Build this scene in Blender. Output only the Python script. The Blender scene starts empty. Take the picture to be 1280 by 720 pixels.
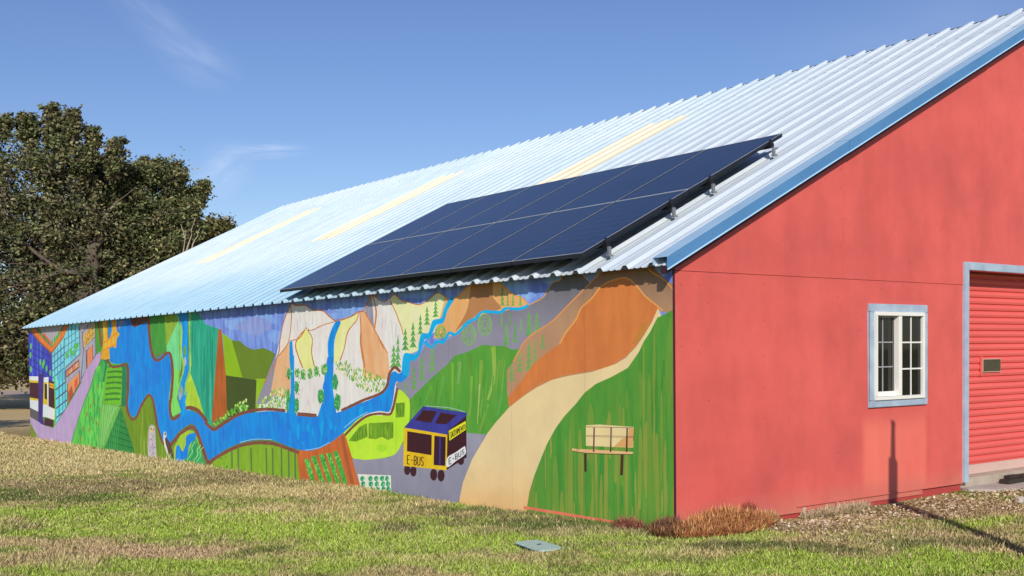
import bpy, bmesh, math, random
import numpy as np
from mathutils import Vector, Matrix
from mathutils.geometry import delaunay_2d_cdt
R = math.radians
random.seed(7); rng = np.random.default_rng(11)
S = bpy.context.scene
COL = S.collection

# ------------------------------------------------------------------ measures (metres)
CX, CY, CZ = -6.9918, -7.0007, 1.5722          # camera
YAW, PITCH, ROLL, FPX, SHY = .6378, -.0301, -.0107, 1364.056, 120.6
LEN = 24.17                                     # barn length
OX = .155                                       # eave overhang
RX = 7.37                                       # ridge x
SL = .498                                       # roof slope
ZE0 = 2.335 + SL*.196                           # height of rib tops above x = 0
RIBH = .036
ZS = 2.285                                      # sheet seam on the gable
def zroof(x): return ZE0 + SL*x                 # rib tops
WT = ZE0 - RIBH - .012                          # wall top at x = 0
SUN_EL, SUN_AZ = R(29), R(36)                   # azimuth from -Y towards -X
sun_dir = Vector((-math.sin(SUN_AZ)*math.cos(SUN_EL), -math.cos(SUN_AZ)*math.cos(SUN_EL), math.sin(SUN_EL)))

cam_c = np.array([CX, CY, CZ])
fw = np.array([math.sin(YAW)*math.cos(PITCH), math.cos(YAW)*math.cos(PITCH), math.sin(PITCH)])
rt = np.array([math.cos(YAW), -math.sin(YAW), 0.]); up = np.cross(rt, fw)
rt2 = rt*math.cos(ROLL)+up*math.sin(ROLL); up2 = -rt*math.sin(ROLL)+up*math.cos(ROLL)
def ray(u, v): return fw + rt2*(u-640)/FPX - up2*(v-360-SHY)/FPX
def wall_at(u, v):                              # survey of the mural wall (plane x = 0): photo point -> metres
    d = ray(u, v); t = -CX/d[0]; return CY+d[1]*t, CZ+d[2]*t
def ground_at(u, v, z=-.15):
    d = ray(u, v); t = (z-CZ)/d[2]; return CX+d[0]*t, CY+d[1]*t
def survey(P):
    d = np.array(P)-cam_c; z = d@fw
    return 640+FPX*(d@rt2)/z, 360+SHY-FPX*(d@up2)/z

# ------------------------------------------------------------------ helpers
def lin(c):
    c = c/255.
    return c/12.92 if c <= .04045 else ((c+.055)/1.055)**2.4
def C(r, g, b, k=.76, cap=.9): return tuple(min(cap, lin(v)/k) for v in (r, g, b))

def new_mat(name):
    m = bpy.data.materials.new(name); m.use_nodes = True
    nt = m.node_tree; bs = nt.nodes['Principled BSDF']
    return m, nt, bs
def N(nt, typ, **kw):
    n = nt.nodes.new(typ)
    for k, v in kw.items():
        if k.startswith('i_'):
            n.inputs[k[2:].replace('_', ' ')].default_value = v
        else: setattr(n, k, v)
    return n
def simple_mat(name, col, col2=None, scale=4., rough=.6, metal=0., bump=0., detail=6, stretch=(1,1,1), fac=.5, spec=.5):
    m, nt, bs = new_mat(name)
    tc = N(nt, 'ShaderNodeTexCoord'); mp = N(nt, 'ShaderNodeMapping'); mp.inputs['Scale'].default_value = stretch
    nt.links.new(tc.outputs['Object'], mp.inputs[0])
    nz = N(nt, 'ShaderNodeTexNoise'); nz.inputs['Scale'].default_value = scale; nz.inputs['Detail'].default_value = detail
    nt.links.new(mp.outputs[0], nz.inputs['Vector'])
    rp = N(nt, 'ShaderNodeValToRGB')
    c2 = col2 if col2 else tuple(v*.75 for v in col)
    rp.color_ramp.elements[0].position = .5-fac*.5; rp.color_ramp.elements[1].position = .5+fac*.5
    rp.color_ramp.elements[0].color = (*col, 1); rp.color_ramp.elements[1].color = (*c2, 1)
    nt.links.new(nz.outputs[0], rp.inputs[0]); nt.links.new(rp.outputs[0], bs.inputs['Base Color'])
    bs.inputs['Roughness'].default_value = rough; bs.inputs['Metallic'].default_value = metal
    bs.inputs['Specular IOR Level'].default_value = spec
    if bump:
        b = N(nt, 'ShaderNodeBump'); b.inputs['Strength'].default_value = bump; b.inputs['Distance'].default_value = .01
        n2 = N(nt, 'ShaderNodeTexNoise'); n2.inputs['Scale'].default_value = scale*6; n2.inputs['Detail'].default_value = 5
        nt.links.new(mp.outputs[0], n2.inputs['Vector']); nt.links.new(n2.outputs[0], b.inputs['Height'])
        nt.links.new(b.outputs[0], bs.inputs['Normal'])
    return m

def link(name, me, mats, parent=None, loc=None):
    o = bpy.data.objects.new(name, me); COL.objects.link(o)
    for m in (mats if isinstance(mats, (list, tuple)) else [mats]): me.materials.append(m)
    if parent: o.parent = parent
    if loc is not None: o.location = loc
    return o
def empty(name, loc=(0,0,0), parent=None):
    o = bpy.data.objects.new(name, None); COL.objects.link(o); o.location = loc; o.empty_display_size = .2
    if parent: o.parent = parent
    return o
def tag(o, label=None, cat=None, group=None, kind=None):
    if label: o['label'] = label
    if cat: o['category'] = cat
    if group: o['group'] = group
    if kind: o['kind'] = kind
    return o
class MB:
    def __init__(s): s.v = []; s.f = []; s.m = []
    def face(s, pts, mi=0):
        i = len(s.v); s.v += [tuple(p) for p in pts]; s.f.append(tuple(range(i, i+len(pts)))); s.m.append(mi)
    def box(s, x0, x1, y0, y1, z0, z1, mi=0):
        i = len(s.v)
        s.v += [(x,y,z) for z in (z0,z1) for y in (y0,y1) for x in (x0,x1)]
        for f in [(0,2,3,1),(4,5,7,6),(0,1,5,4),(2,6,7,3),(0,4,6,2),(1,3,7,5)]:
            s.f.append(tuple(i+k for k in f)); s.m.append(mi)
    def hexa(s, p, mi=0):     # 8 points, same order as box
        i = len(s.v); s.v += [tuple(q) for q in p]
        for f in [(0,2,3,1),(4,5,7,6),(0,1,5,4),(2,6,7,3),(0,4,6,2),(1,3,7,5)]:
            s.f.append(tuple(i+k for k in f)); s.m.append(mi)
    def tube(s, pts, r, n=8, mi=0):
        pts = [Vector(p) for p in pts]
        rs = r if isinstance(r, (list, tuple)) else [r]*len(pts)
        base = len(s.v)
        for k, p in enumerate(pts):
            d = (pts[min(k+1, len(pts)-1)]-pts[max(k-1, 0)]).normalized()
            a = d.cross(Vector((0,0,1)));
            if a.length < .1: a = d.cross(Vector((1,0,0)))
            a.normalize(); b = d.cross(a)
            for j in range(n):
                t = 2*math.pi*j/n; q = p+a*(rs[k]*math.cos(t))+b*(rs[k]*math.sin(t)); s.v.append(tuple(q))
        for k in range(len(pts)-1):
            for j in range(n):
                j2 = (j+1) % n
                s.f.append((base+k*n+j, base+k*n+j2, base+(k+1)*n+j2, base+(k+1)*n+j)); s.m.append(mi)
        s.f.append(tuple(base+j for j in range(n))[::-1]); s.m.append(mi)
        s.f.append(tuple(base+(len(pts)-1)*n+j for j in range(n))); s.m.append(mi)
    def build(s, name, mats, parent=None, bevel=0, smooth=False, loc=None):
        me = bpy.data.meshes.new(name); me.from_pydata(s.v, [], s.f)
        for i, m in enumerate(s.m): me.polygons[i].material_index = m
        bm = bmesh.new(); bm.from_mesh(me)
        if bevel:
            bmesh.ops.remove_doubles(bm, verts=bm.verts, dist=1e-5)
            bmesh.ops.bevel(bm, geom=list(bm.edges), offset=bevel, segments=2, affect='EDGES', clamp_overlap=True)
        bmesh.ops.recalc_face_normals(bm, faces=bm.faces)
        bm.to_mesh(me); bm.free()
        if smooth:
            for p in me.polygons: p.use_smooth = True
        return link(name, me, mats, parent, loc)

def np_mesh(name, V, F, mats, parent=None, colors=None, cname='Col', smooth=False):
    """V (n,3), F (m,k) constant k; colors per face (m,3) or per vertex (n,3)"""
    me = bpy.data.meshes.new(name); n, m, k = len(V), len(F), F.shape[1]
    me.vertices.add(n); me.vertices.foreach_set('co', V.astype(np.float32).ravel())
    me.loops.add(m*k); me.loops.foreach_set('vertex_index', F.astype(np.int32).ravel())
    me.polygons.add(m); me.polygons.foreach_set('loop_start', np.arange(0, m*k, k, dtype=np.int32))
    me.polygons.foreach_set('loop_total', np.full(m, k, dtype=np.int32))
    if smooth: me.polygons.foreach_set('use_smooth', np.ones(m, dtype=bool))
    me.update(calc_edges=True)
    if colors is not None:
        if len(colors) == n and len(colors) != m: dom = 'POINT'
        else: dom = 'FACE'
        at = me.attributes.new(cname, 'FLOAT_COLOR', dom)
        cc = np.ones((len(colors), 4), dtype=np.float32); cc[:, :3] = colors
        at.data.foreach_set('color', cc.ravel())
    return link(name, me, mats, parent)

# value noise for layout of patches
_perm = rng.random((256, 256))
def vnoise(x, y):
    xi = np.floor(x).astype(int); yi = np.floor(y).astype(int); fx = x-xi; fy = y-yi
    fx = fx*fx*(3-2*fx); fy = fy*fy*(3-2*fy)
    g = lambda a, b: _perm[a % 256, b % 256]
    return (g(xi,yi)*(1-fx)+g(xi+1,yi)*fx)*(1-fy)+(g(xi,yi+1)*(1-fx)+g(xi+1,yi+1)*fx)*fy
def fbm(x, y, o=4):
    s = 0; a = .5; t = 0
    for i in range(o): s = s+a*vnoise(x*2**i+17*i, y*2**i+31*i); t += a; a *= .5
    return s/t

# ------------------------------------------------------------------ terrain
def gz(x, y):
    x = np.asarray(x, float); y = np.asarray(y, float)
    base = np.interp(y, [-30, -10, -3, 0, 2, 3.5, 6, 8, 14, 24, 40, 90, 400], [-.35, -.22, -.12, -.07, -.14, -.185, -.22, -.29, -.42, -.585, -.85, -.95, -.95])
    # ground rises a little towards the concrete apron
    base = base + .0*x
    away = np.clip(-x, 0, 12)*-.004 - .075*np.clip((x-1.)/.8, 0, 1)*np.clip(1-x/6., 0, 1)*np.exp(-(y/.8)**2)
    n = (fbm(x*.35+40, y*.35+9, 3)-.5)*.07*np.clip(np.hypot(np.clip(x,None,0), np.clip(y,None,0))/2., 0, 1)
    return base + away + n
# lawn tone map: patches surveyed on the lawn (centre px, half sizes px, kind, strength)
PATCH = [(290,662,200,17,'g',1.),(80,650,110,14,'g',.7),(500,680,140,14,'g',.8),(180,640,90,8,'g',.6),(60,712,70,10,'g',.4),
 (1230,655,60,9,'g',.75),(1200,705,130,14,'g',.9),(900,712,130,8,'g',.9),(990,700,110,7,'g',.5),(620,712,80,8,'g',.7),(900,672,90,8,'g',.55),
 (790,690,60,7,'g',.5),(430,705,90,9,'g',.4),(740,674,80,5,'g',.4),
 (150,578,200,14,'s',1.),(60,565,90,14,'s',.9),(420,640,160,9,'s',.7),(330,615,160,8,'s',.5),(80,704,60,9,'s',.7),(380,662,190,20,'g',1.),(600,672,140,8,'g',.7),(700,664,120,7,'d',.9),(560,640,110,7,'d',.7),(40,622,90,8,'d',.6),(250,708,90,8,'g',.7),(1010,712,150,8,'g',.8),(560,704,90,8,'g',.7),(60,680,70,8,'p',.6),
 (620,664,70,5,'s',.6),(200,690,70,8,'p',.7),(560,700,60,6,'s',.4),(730,668,60,5,'s',.5),(850,690,70,5,'s',.4),(1060,650,90,9,'s',.5),
 (300,600,60,8,'b',.7),(150,610,120,10,'b',.6),(560,650,120,7,'b',.5),(1130,640,140,10,'b',.9),(1010,662,100,7,'b',.7),(1210,642,70,7,'p',.7),
 (640,655,150,8,'d',.6),(760,662,60,6,'d',.6),(960,684,120,6,'d',.7),(330,690,40,5,'d',.4),(480,640,60,5,'d',.4),(1180,680,60,5,'d',.4)]
PAL = {'g': (.355,.495,.06), 's': (.60,.48,.225), 'p': (.58,.40,.24), 'b': (.32,.235,.125), 'd': (.10,.13,.035)}
def lawn_weights(x, y):
    x = np.asarray(x, float); y = np.asarray(y, float)
    z = gz(x, y); d = np.stack([x-CX, y-CY, z-CZ], -1); dep = d@fw
    # patches are ellipses on the ground; bearings/ranges are taken from the survey point
    dep = np.where(dep < .5, .5, dep)
    u = 640+FPX*(d@rt2)/dep; v = 360+SHY-FPX*(d@up2)/dep
    w = {k: np.zeros_like(u) for k in PAL}
    wob = (fbm(x*1.9, y*1.9, 6)-.5)*1.5; wob2 = (fbm(x*1.9+50, y*1.9+20, 6)-.5)*1.5
    for (cu, cv, ru, rv, k, s) in PATCH:
        q = ((u-cu)/ru+wob*1.6)**2+((v-cv)/rv+wob2*1.6)**2
        w[k] = np.maximum(w[k], s*np.clip(1.35-q, 0, 1))
    return w
def lawn_color(x, y):
    w = lawn_weights(x, y)
    n1 = fbm(x*1.3+5, y*1.3, 4); n2 = fbm(x*4+9, y*4+3, 3)
    far = np.clip((y-9)/10, 0, 1)
    mix = {'g': .35+.9*(n1-.5)*2-far*.5, 's': .38+1.1*(.5-n1)*2+far*.5, 'b': .28+(n2-.5)*3, 'd': .22+(.5-n2)*3, 'p': .10+(n2-.55)*1.5}
    tot = 0; col = np.zeros((len(x), 3)); 
    for k in PAL:
        a = np.clip(mix[k], 0.0, 1)*.5+3.2*w[k]
        col += a[:, None]*np.array(PAL[k]); tot = tot+a
    col = col/np.maximum(tot, 1e-3)[:, None]; fq = np.clip((y-24)/8, 0, 1)[:, None]
    pk = np.array([.85,.66,.36])*(.8+.4*fbm(x*.25, y*.25+7, 4))[:, None]
    return col*(1-fq)+np.clip(pk, 0, .9)*fq, w

# one ground sheet, fine near the barn, coarse to the horizon
def axis(c, fine, span, step, far):
    a = list(np.arange(c-span, c+span+1e-6, step)); s = step; p = a[-1]
    while p < far: s *= 1.35; p += s; a.append(p)
    s = step; p = a[0]; 
    while p > -far: s *= 1.35; p -= s; a.insert(0, p)
    return np.array(a)
gx = axis(-3, 0, 13, .13, 900); gy = axis(8, 0, 22, .16, 900)
GX, GY = np.meshgrid(gx, gy); nx, ny = len(gx), len(gy)
GZ = gz(GX, GY)
gcol, _ = lawn_color(GX.ravel(), GY.ravel()); 
V = np.stack([GX.ravel(), GY.ravel(), GZ.ravel()], 1)
I = np.arange(nx*ny).reshape(ny, nx)
F = np.stack([I[:-1,:-1].ravel(), I[:-1,1:].ravel(), I[1:,1:].ravel(), I[1:,:-1].ravel()], 1)
gm, nt, bs = new_mat('lawn_soil')
at = N(nt, 'ShaderNodeAttribute', attribute_name='Col')
tc = N(nt, 'ShaderNodeTexCoord')
nz = N(nt, 'ShaderNodeTexNoise'); nz.inputs['Scale'].default_value = 14; nz.inputs['Detail'].default_value = 8; nz.inputs['Roughness'].default_value = .7
nt.links.new(tc.outputs['Object'], nz.inputs['Vector'])
rp = N(nt, 'ShaderNodeValToRGB'); rp.color_ramp.elements[0].position = .35; rp.color_ramp.elements[1].position = .65
rp.color_ramp.elements[0].color = (.35,.33,.30,1); rp.color_ramp.elements[1].color = (1.05,1.0,.95,1)
nt.links.new(nz.outputs[0], rp.inputs[0])
mx = N(nt, 'ShaderNodeMix', data_type='RGBA', blend_type='MULTIPLY'); mx.inputs[0].default_value = 1
nt.links.new(at.outputs['Color'], mx.inputs[6]); nt.links.new(rp.outputs[0], mx.inputs[7]); nt.links.new(mx.outputs[2], bs.inputs['Base Color'])
bs.inputs['Roughness'].default_value = .95; bs.inputs['Specular IOR Level'].default_value = .1
b = N(nt, 'ShaderNodeBump'); b.inputs['Strength'].default_value = .8; b.inputs['Distance'].default_value = .03
nt.links.new(nz.outputs[0], b.inputs['Height']); nt.links.new(b.outputs[0], bs.inputs['Normal'])
ground = np_mesh('ground', V, F, gm, colors=gcol, smooth=True)
tag(ground, 'dry lawn and soil sloping gently away around the barn', 'ground', kind='structure')

# pale dirt track far left
tm = simple_mat('track_dust', (.50,.38,.30), (.38,.28,.20), 2., .95, bump=.3)
mb = MB()
A = ground_at(-260, 492, -.93); B = ground_at(60, 492, -.93)
dv = np.array(B)-np.array(A); dv /= np.linalg.norm(dv); nv = np.array([-dv[1], dv[0]])
prev = None
for i in range(60):
    p = np.array(A)-dv*30+dv*i*2.2; w = 3.6+.5*math.sin(i*.7)
    a = p-nv*w; c = p+nv*w
    cur = [(a[0], a[1], float(gz(a[0], a[1]))+.02), (c[0], c[1], float(gz(c[0], c[1]))+.02)]
    if prev: mb.face([prev[0], cur[0], cur[1], prev[1]])
    prev = cur
tr = mb.build('path', tm); tag(tr, 'pale dusty track crossing behind the barn under the trees', 'path', kind='structure')

# ------------------------------------------------------------------ grass blades
def blades(n):
    th = rng.uniform(-.62, .62, n); r = 4.6*np.exp(rng.random(n)*math.log(46/4.6))
    x = CX+r*np.sin(YAW+th); y = CY+r*np.cos(YAW+th)
    keep = ~((x > -.01) & (y > -.02))
    ucx, ucy = ground_at(675, 689.5, -.11); keep &= ~(np.hypot(x-ucx, y-ucy) < .17)
    keep &= ~((x > 4.5) & (x < 9) & (y > -.75))
    x, y, r = x[keep], y[keep], r[keep]
    col, w = lawn_color(x, y); n = len(x)
    # dirt shows: fewer blades on bare brown parts
    bare = np.clip(w['b'], 0, 1)
    k2 = rng.random(n) > bare*.45
    x, y, r, col = x[k2], y[k2], r[k2], col[k2]; w = {k: v[k2] for k, v in w.items()}; n = len(x)
    z = gz(x, y)
    tuft = fbm(x*5+3, y*5+8, 2)
    h = rng.uniform(.010, .031, n)*(.6+.8*tuft)*(1+r*.010)
    h = h*np.where((x > 1.1) & (y > -1.0), .35+.65*np.clip(-y/1.0, 0, 1), 1.)
    h *= 1+.5*np.clip(w['s'], 0, 1)+.0
    nearw = np.where((x < 0) & (x > -.5) & (y > 0), 1.35, 1.); h *= nearw
    tall = rng.random(n) < .02+.12*(fbm(x*1.7+77, y*1.7+12, 3) > .66); h = np.where(tall, h*rng.uniform(1.5, 2.5, n), h)
    wd = .0014+.00056*r
    ang = rng.uniform(0, 2*math.pi, n); lean = rng.uniform(.1, 1.1, n)*h
    straw = rng.random(n) < (.10+.25*np.clip(w['s'], 0, 1))
    la = rng.uniform(0, 2*math.pi, n)
    dx, dy = np.cos(ang)*wd, np.sin(ang)*wd
    V = np.zeros((n, 3, 3)); 
    V[:, 0] = np.stack([x-dx, y-dy, z-.004], 1); V[:, 1] = np.stack([x+dx, y+dy, z-.004], 1)
    V[:, 2] = np.stack([x+np.cos(la)*lean, y+np.sin(la)*lean, z+h], 1)
    g = rng.uniform(.62, 1.35, n)[:, None]
    c = col*g
    c = np.where(straw[:, None], np.array([.66,.54,.28])*rng.uniform(.6, 1.2, n)[:, None], c)
    dk = rng.random(n) < .12+.3*np.clip(fbm(x*7+2, y*7+1, 3)-.5, 0, 1)*2
    c = np.where(dk[:, None], c*.35, c)
    F = np.arange(n*3).reshape(n, 3)
    return V.reshape(-1, 3), F, np.clip(c, 0, .85)
lm, nt, bs = new_mat('grass_blade')
at = N(nt, 'ShaderNodeAttribute', attribute_name='Col'); nt.links.new(at.outputs['Color'], bs.inputs['Base Color'])
bs.inputs['Roughness'].default_value = .6; bs.inputs['Specular IOR Level'].default_value = .25
V, F, c = blades(1150000)
g = np_mesh('grass', V, F, lm, colors=c)
tag(g, 'short patchy lawn of green and straw coloured grass blades', 'grass', kind='stuff')

# ------------------------------------------------------------------ barn
barn = empty('barn', (0,0,0))
tag(barn, 'long red barn with painted landscape mural and pale blue ribbed metal roof', 'barn')

# --- mural: one flat painted wall; painter's algorithm resolved with a constrained triangulation
POLY = []      # (pts px, colA, colB, mix mode)
def area(p):
    return .5*sum(p[i][0]*p[(i+1) % len(p)][1]-p[(i+1) % len(p)][0]*p[i][1] for i in range(len(p)))
def poly(pts, a, b=None, g=None):
    """a: colour, b: brush-streak second colour, g: (y0,y1,colour at y1) vertical paint gradient"""
    if abs(area(pts)) < .02: return
    if area(pts) < 0: pts = pts[::-1]
    POLY.append((pts, a, b if b else a, g))
ZM = {'1':(30,395,9),'2':(30,465,7.2),'3':(120,390,7.2),'4':(120,480,6.545),'5':(200,380,6),'6':(190,490,6),'7':(320,360,6),'8':(320,450,5.333),
      'a':(350,530,7.2),'b':(440,345,6),'c':(560,340,6),'d':(495,495,6.26),'e':(690,320,6),'f':(700,515,8),'g':(560,420,6),'p':(0,0,1),'q':(430,480,4.236),'r':(620,320,2)}
def T(k, pts): X, Y, s = ZM[k]; return [(X+x/s, Y+y/s) for x, y in pts]
def smooth(pts, closed=False, n=4):
    out = []; m = len(pts)
    for i in range(m if closed else m-1):
        p0 = pts[(i-1) % m] if (closed or i > 0) else pts[0]; p1 = pts[i]; p2 = pts[(i+1) % m]; p3 = pts[(i+2) % m] if (closed or i+2 < m) else pts[-1]
        for j in range(n):
            t = j/n
            out.append(tuple(.5*((2*p1[c])+(-p0[c]+p2[c])*t+(2*p0[c]-5*p1[c]+4*p2[c]-p3[c])*t*t+(-p0[c]+3*p1[c]-3*p2[c]+p3[c])*t**3) for c in (0,1)))
    if not closed: out.append(pts[-1])
    return out
def stroke(pts, w, a, b=None, sm=True, w1=None, jit=0, n=4):
    if sm and len(pts) > 2: pts = smooth(pts, n=n)
    m = len(pts); L = []; Q = []
    for i, p in enumerate(pts):
        q0 = pts[max(i-1, 0)]; q1 = pts[min(i+1, m-1)]; dx, dy = q1[0]-q0[0], q1[1]-q0[1]; l = math.hypot(dx, dy) or 1
        ww = (w+(w1-w)*i/max(1, m-1) if w1 is not None else w)*.5*(1+random.uniform(-jit, jit))
        L.append((p[0]-dy/l*ww, p[1]+dx/l*ww)); Q.append((p[0]+dy/l*ww, p[1]-dx/l*ww))
    for i in range(m-1): poly([L[i], L[i+1], Q[i+1], Q[i]], a, b)
def ell(cx, cy, rx, ry, a, b=None, n=12, jit=0, rot=0):
    P = []
    for i in range(n):
        t = 2*math.pi*i/n; k = 1+random.uniform(-jit, jit); x, y = rx*k*math.cos(t), ry*k*math.sin(t)
        P.append((cx+x*math.cos(rot)-y*math.sin(rot), cy+x*math.sin(rot)+y*math.cos(rot)))
    poly(P, a, b)
def inside(p, P):
    r = False; j = len(P)-1
    for i in range(len(P)):
        if (P[i][1] > p[1]) != (P[j][1] > p[1]) and p[0] < (P[j][0]-P[i][0])*(p[1]-P[i][1])/(P[j][1]-P[i][1])+P[i][0]: r = not r
        j = i
    return r
def scatter(P, n, lw, ll, cols, rot=0, rj=.3):
    xs = [p[0] for p in P]; ys = [p[1] for p in P]; k = 0; t = 0
    while k < n and t < n*30:
        t += 1; p = (random.uniform(min(xs), max(xs)), random.uniform(min(ys), max(ys)))
        if inside(p, P):
            k += 1; c = random.choice(cols); ell(p[0], p[1], lw*random.uniform(.7, 1.3), ll*random.uniform(.7, 1.3), c, n=6, rot=rot+random.uniform(-rj, rj))
def streaks(P, n, w, cols, lmin=.2, lmax=.6, tilt=0., seed=None):
    """long loose vertical brush strokes inside a painted field"""
    xs = [p[0] for p in P]; ys = [p[1] for p in P]; H = max(ys)-min(ys); k = 0; t = 0
    while k < n and t < n*40:
        t += 1; x = random.uniform(min(xs), max(xs)); y = random.uniform(min(ys), max(ys)); l = H*random.uniform(lmin, lmax)
        pts = [(x+tilt*l*(q-.5)+random.uniform(-.6, .6), y+l*(q-.5)) for q in (0, .33, .66, 1)]
        if all(inside(p, P) for p in pts):
            k += 1; ww = w*random.uniform(.5, 1.3)
            P2 = smooth(pts, n=3); mm_ = len(P2); cc_ = random.choice(cols); Lq = []; Qq = []
            for i_, q_ in enumerate(P2):
                h_ = ww*.5*(math.sin(math.pi*(i_+.35)/(mm_-.3))**.6)*random.uniform(.85, 1.15); Lq.append((q_[0]-h_, q_[1])); Qq.append((q_[0]+h_, q_[1]))
            for i_ in range(mm_-1): poly([Lq[i_], Lq[i_+1], Qq[i_+1], Qq[i_]], cc_)
def conifer(cx, y0, y1, w, a, b=None, loose=True):
    h = y1-y0; n = 4
    stroke([(cx, y0), (cx, y1)], max(.7, w*.12), b or a, sm=False)
    for i in range(n):
        ya = y0+h*i/n*.92; yb = y0+h*(i+1.25)/n*.95; ww = w*.5*(.35+.65*(i+1)/n)
        poly([(cx, ya), (cx+ww, min(yb, y1)), (cx+ww*.3, min(yb, y1)-h*.05), (cx-ww*.35, min(yb, y1)-h*.03), (cx-ww, min(yb, y1))], a, b)
def bush(cx, cy, rx, ry, a, b, c):
    ell(cx, cy, rx, ry, a, n=10, jit=.15)
    for i in range(int(5+rx*ry*.25)):
        t = random.uniform(0, 6.28); q = random.random()**.5*.85
        ell(cx+math.cos(t)*rx*q, cy+math.sin(t)*ry*q, .55, 1.1, random.choice((b, c)), n=6, rot=random.uniform(-.6, .6))
GLY = {'E':[[(1,0),(0,0),(0,1),(1,1)],[(0,.5),(.75,.5)]],'-':[[(.1,.5),(.9,.5)]],'B':[[(0,0),(0,1),(.8,1),(.95,.75),(.7,.5),(.9,.25),(.7,0),(0,0)],[(0,.5),(.7,.5)]],
 'U':[[(0,0),(0,.8),(.3,1),(.7,1),(1,.8),(1,0)]],'S':[[(1,.12),(.6,0),(.1,.12),(.15,.42),(.85,.58),(.95,.85),(.5,1),(0,.88)]],'A':[[(0,1),(.5,0),(1,1)],[(.2,.62),(.8,.62)]],
 'C':[[(1,.15),(.5,0),(.05,.3),(.05,.7),(.5,1),(1,.85)]],'R':[[(0,1),(0,0),(.85,.1),(.85,.4),(0,.52),(1,1)]],'M':[[(0,1),(0,0),(.5,.6),(1,0),(1,1)]],'N':[[(0,1),(0,0),(1,1),(1,0)]],
 'T':[[(0,0),(1,0)],[(.5,0),(.5,1)]],'O':[[(.5,0),(0,.3),(0,.7),(.5,1),(1,.7),(1,.3),(.5,0)]],'F':[[(1,0),(0,0),(0,1)],[(0,.5),(.7,.5)]],'D':[[(0,0),(0,1),(.7,.85),(1,.5),(.7,.15),(0,0)]],
 'I':[[(.5,0),(.5,1)]],'V':[[(0,0),(.5,1),(1,0)]]}
def text(s, q, w, col, gap=.28):
    n = len(s); (ax, ay), (bx, by), (cx, cy), (dx, dy) = q
    for i, ch in enumerate(s):
        if ch == ' ': continue
        for ln in GLY[ch]:
            pts = []
            for (x, y) in ln:
                u = (i+gap/2+x*(1-gap))/n
                tx, ty = ax+(bx-ax)*u, ay+(by-ay)*u; ux, uy = dx+(cx-dx)*u, dy+(cy-dy)*u
                pts.append((tx+(ux-tx)*y, ty+(uy-ty)*y))
            for j in range(len(pts)-1): stroke(pts[j:j+2], w, col, sm=False)

BRN = C(115,70,55); BRN2 = C(95,55,40); WAT = C(15,140,217); WAT2 = C(30,118,205); WAT3 = C(10,155,230); OUT = C(195,120,60)
GR = C(70,150,55); GR2 = C(45,120,50); LIME = C(170,215,45); TEAL = C(35,150,120)
# wall sky
wp = [survey((0, 0., -.85)), survey((0, LEN-.12, -.85)), survey((0, LEN-.12, WT)), survey((0, 0., WT))]
WALLP = [tuple(map(float, p)) for p in wp]
poly(WALLP, C(100,120,195), C(125,155,220))
NB = len(POLY)
poly([(20,380),(238,380),(246,420),(300,462),(340,480),(500,480),(640,445),(740,425),(850,405),(850,760),(20,760)], C(100,130,70), C(90,120,60))
# sky brush patches
for x, y, w, h in [(300,405,22,8),(330,400,15,8),(345,420,10,9),(440,385,25,7),(420,395,20,4),(520,368,20,5),(640,360,16,10),(660,368,12,6),(690,350,14,6),(745,345,8,6),(825,343,8,4)]:
    ell(x, y, w, h, C(112,145,220), C(135,170,232), n=12, jit=.2)
ell(318,408,26,10,C(120,135,195),C(140,155,205),n=14,jit=.25)

# left: town
NAVY = C(50,55,150); 
poly(T('1',[(20,120),(310,415),(325,740),(20,740)]), NAVY, C(60,70,190))
for x, c in [(95,C(75,95,215)),(150,C(70,90,205)),(190,C(65,110,200)),(245,C(60,70,185)),(285,C(75,60,160))]:
    stroke(T('1',[(x,160+x*.6),(x+4,720)]), 1.6, c, sm=False)
for y in (400,470,545,620): stroke(T('1',[(75,y-60),(300,y+60)]), .9, C(45,40,110), sm=False)
for (x,y) in [(80,340),(75,440),(80,600),(185,520),(215,555),(225,520),(255,590),(298,640),(335,650),(335,700)]: ell(*T('1',[(x,y)])[0], 1.2, 4.2, C(95,190,70), n=8)
poly(T('1',[(160,120),(440,100),(320,345)]), C(165,160,170))
stroke(T('1',[(95,150),(190,270),(310,385),(360,330),(430,230),(490,110)]), 6.6, C(215,105,50), C(235,125,55), sm=False)
stroke(T('1',[(75,165),(180,295),(312,418),(370,350),(455,235),(515,120)]), 2.0, C(140,85,50), sm=False)
stroke(T('1',[(225,200),(318,320)]), 2., C(235,90,50), sm=False)
for x, y in [(205,230),(405,200)]: stroke(T('1',[(x,y-50),(x,y+60)]), .6, C(225,150,110), sm=False)
for x, y, h in [(318,300,5),(348,265,4.5),(388,210,4),(370,240,3)]: ell(*T('1',[(x,y)])[0], 1.1, h, C(75,165,60), n=8)
poly(T('1',[(320,420),(445,250),(510,100),(620,80),(628,420),(470,570),(462,740),(322,740)]), C(105,190,215), C(130,215,230))
poly(T('2',[(278,-20),(388,-20),(388,302),(285,470)]), C(80,195,225), C(120,215,235))
for x in (345,380,415,452): stroke(T('1',[(x,400-(x-345)*1.2),(x+2,720)]), .9, C(60,125,165), sm=False)
for x in (500,540,580): stroke(T('1',[(x,110),(x,480)]), 1., C(75,130,165), sm=False)
for x in (318,350,372): stroke(T('2',[(x,-10),(x,(430-(x-290)*1.4))]), 1., C(60,110,150), sm=False)
for y in (120,205,290,375): stroke(T('2',[(282,y+45),(388,y-40)]), 1.6, C(85,75,115), sm=False)
for y in (400,480,560,640): stroke(T('1',[(322,y+60),(450,y-50)]), 1.4, C(75,110,150), sm=False)
for y in (230,310,380,450): stroke(T('1',[(450,y+45),(622,y-75)]), 1., C(85,130,160), sm=False)
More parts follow.
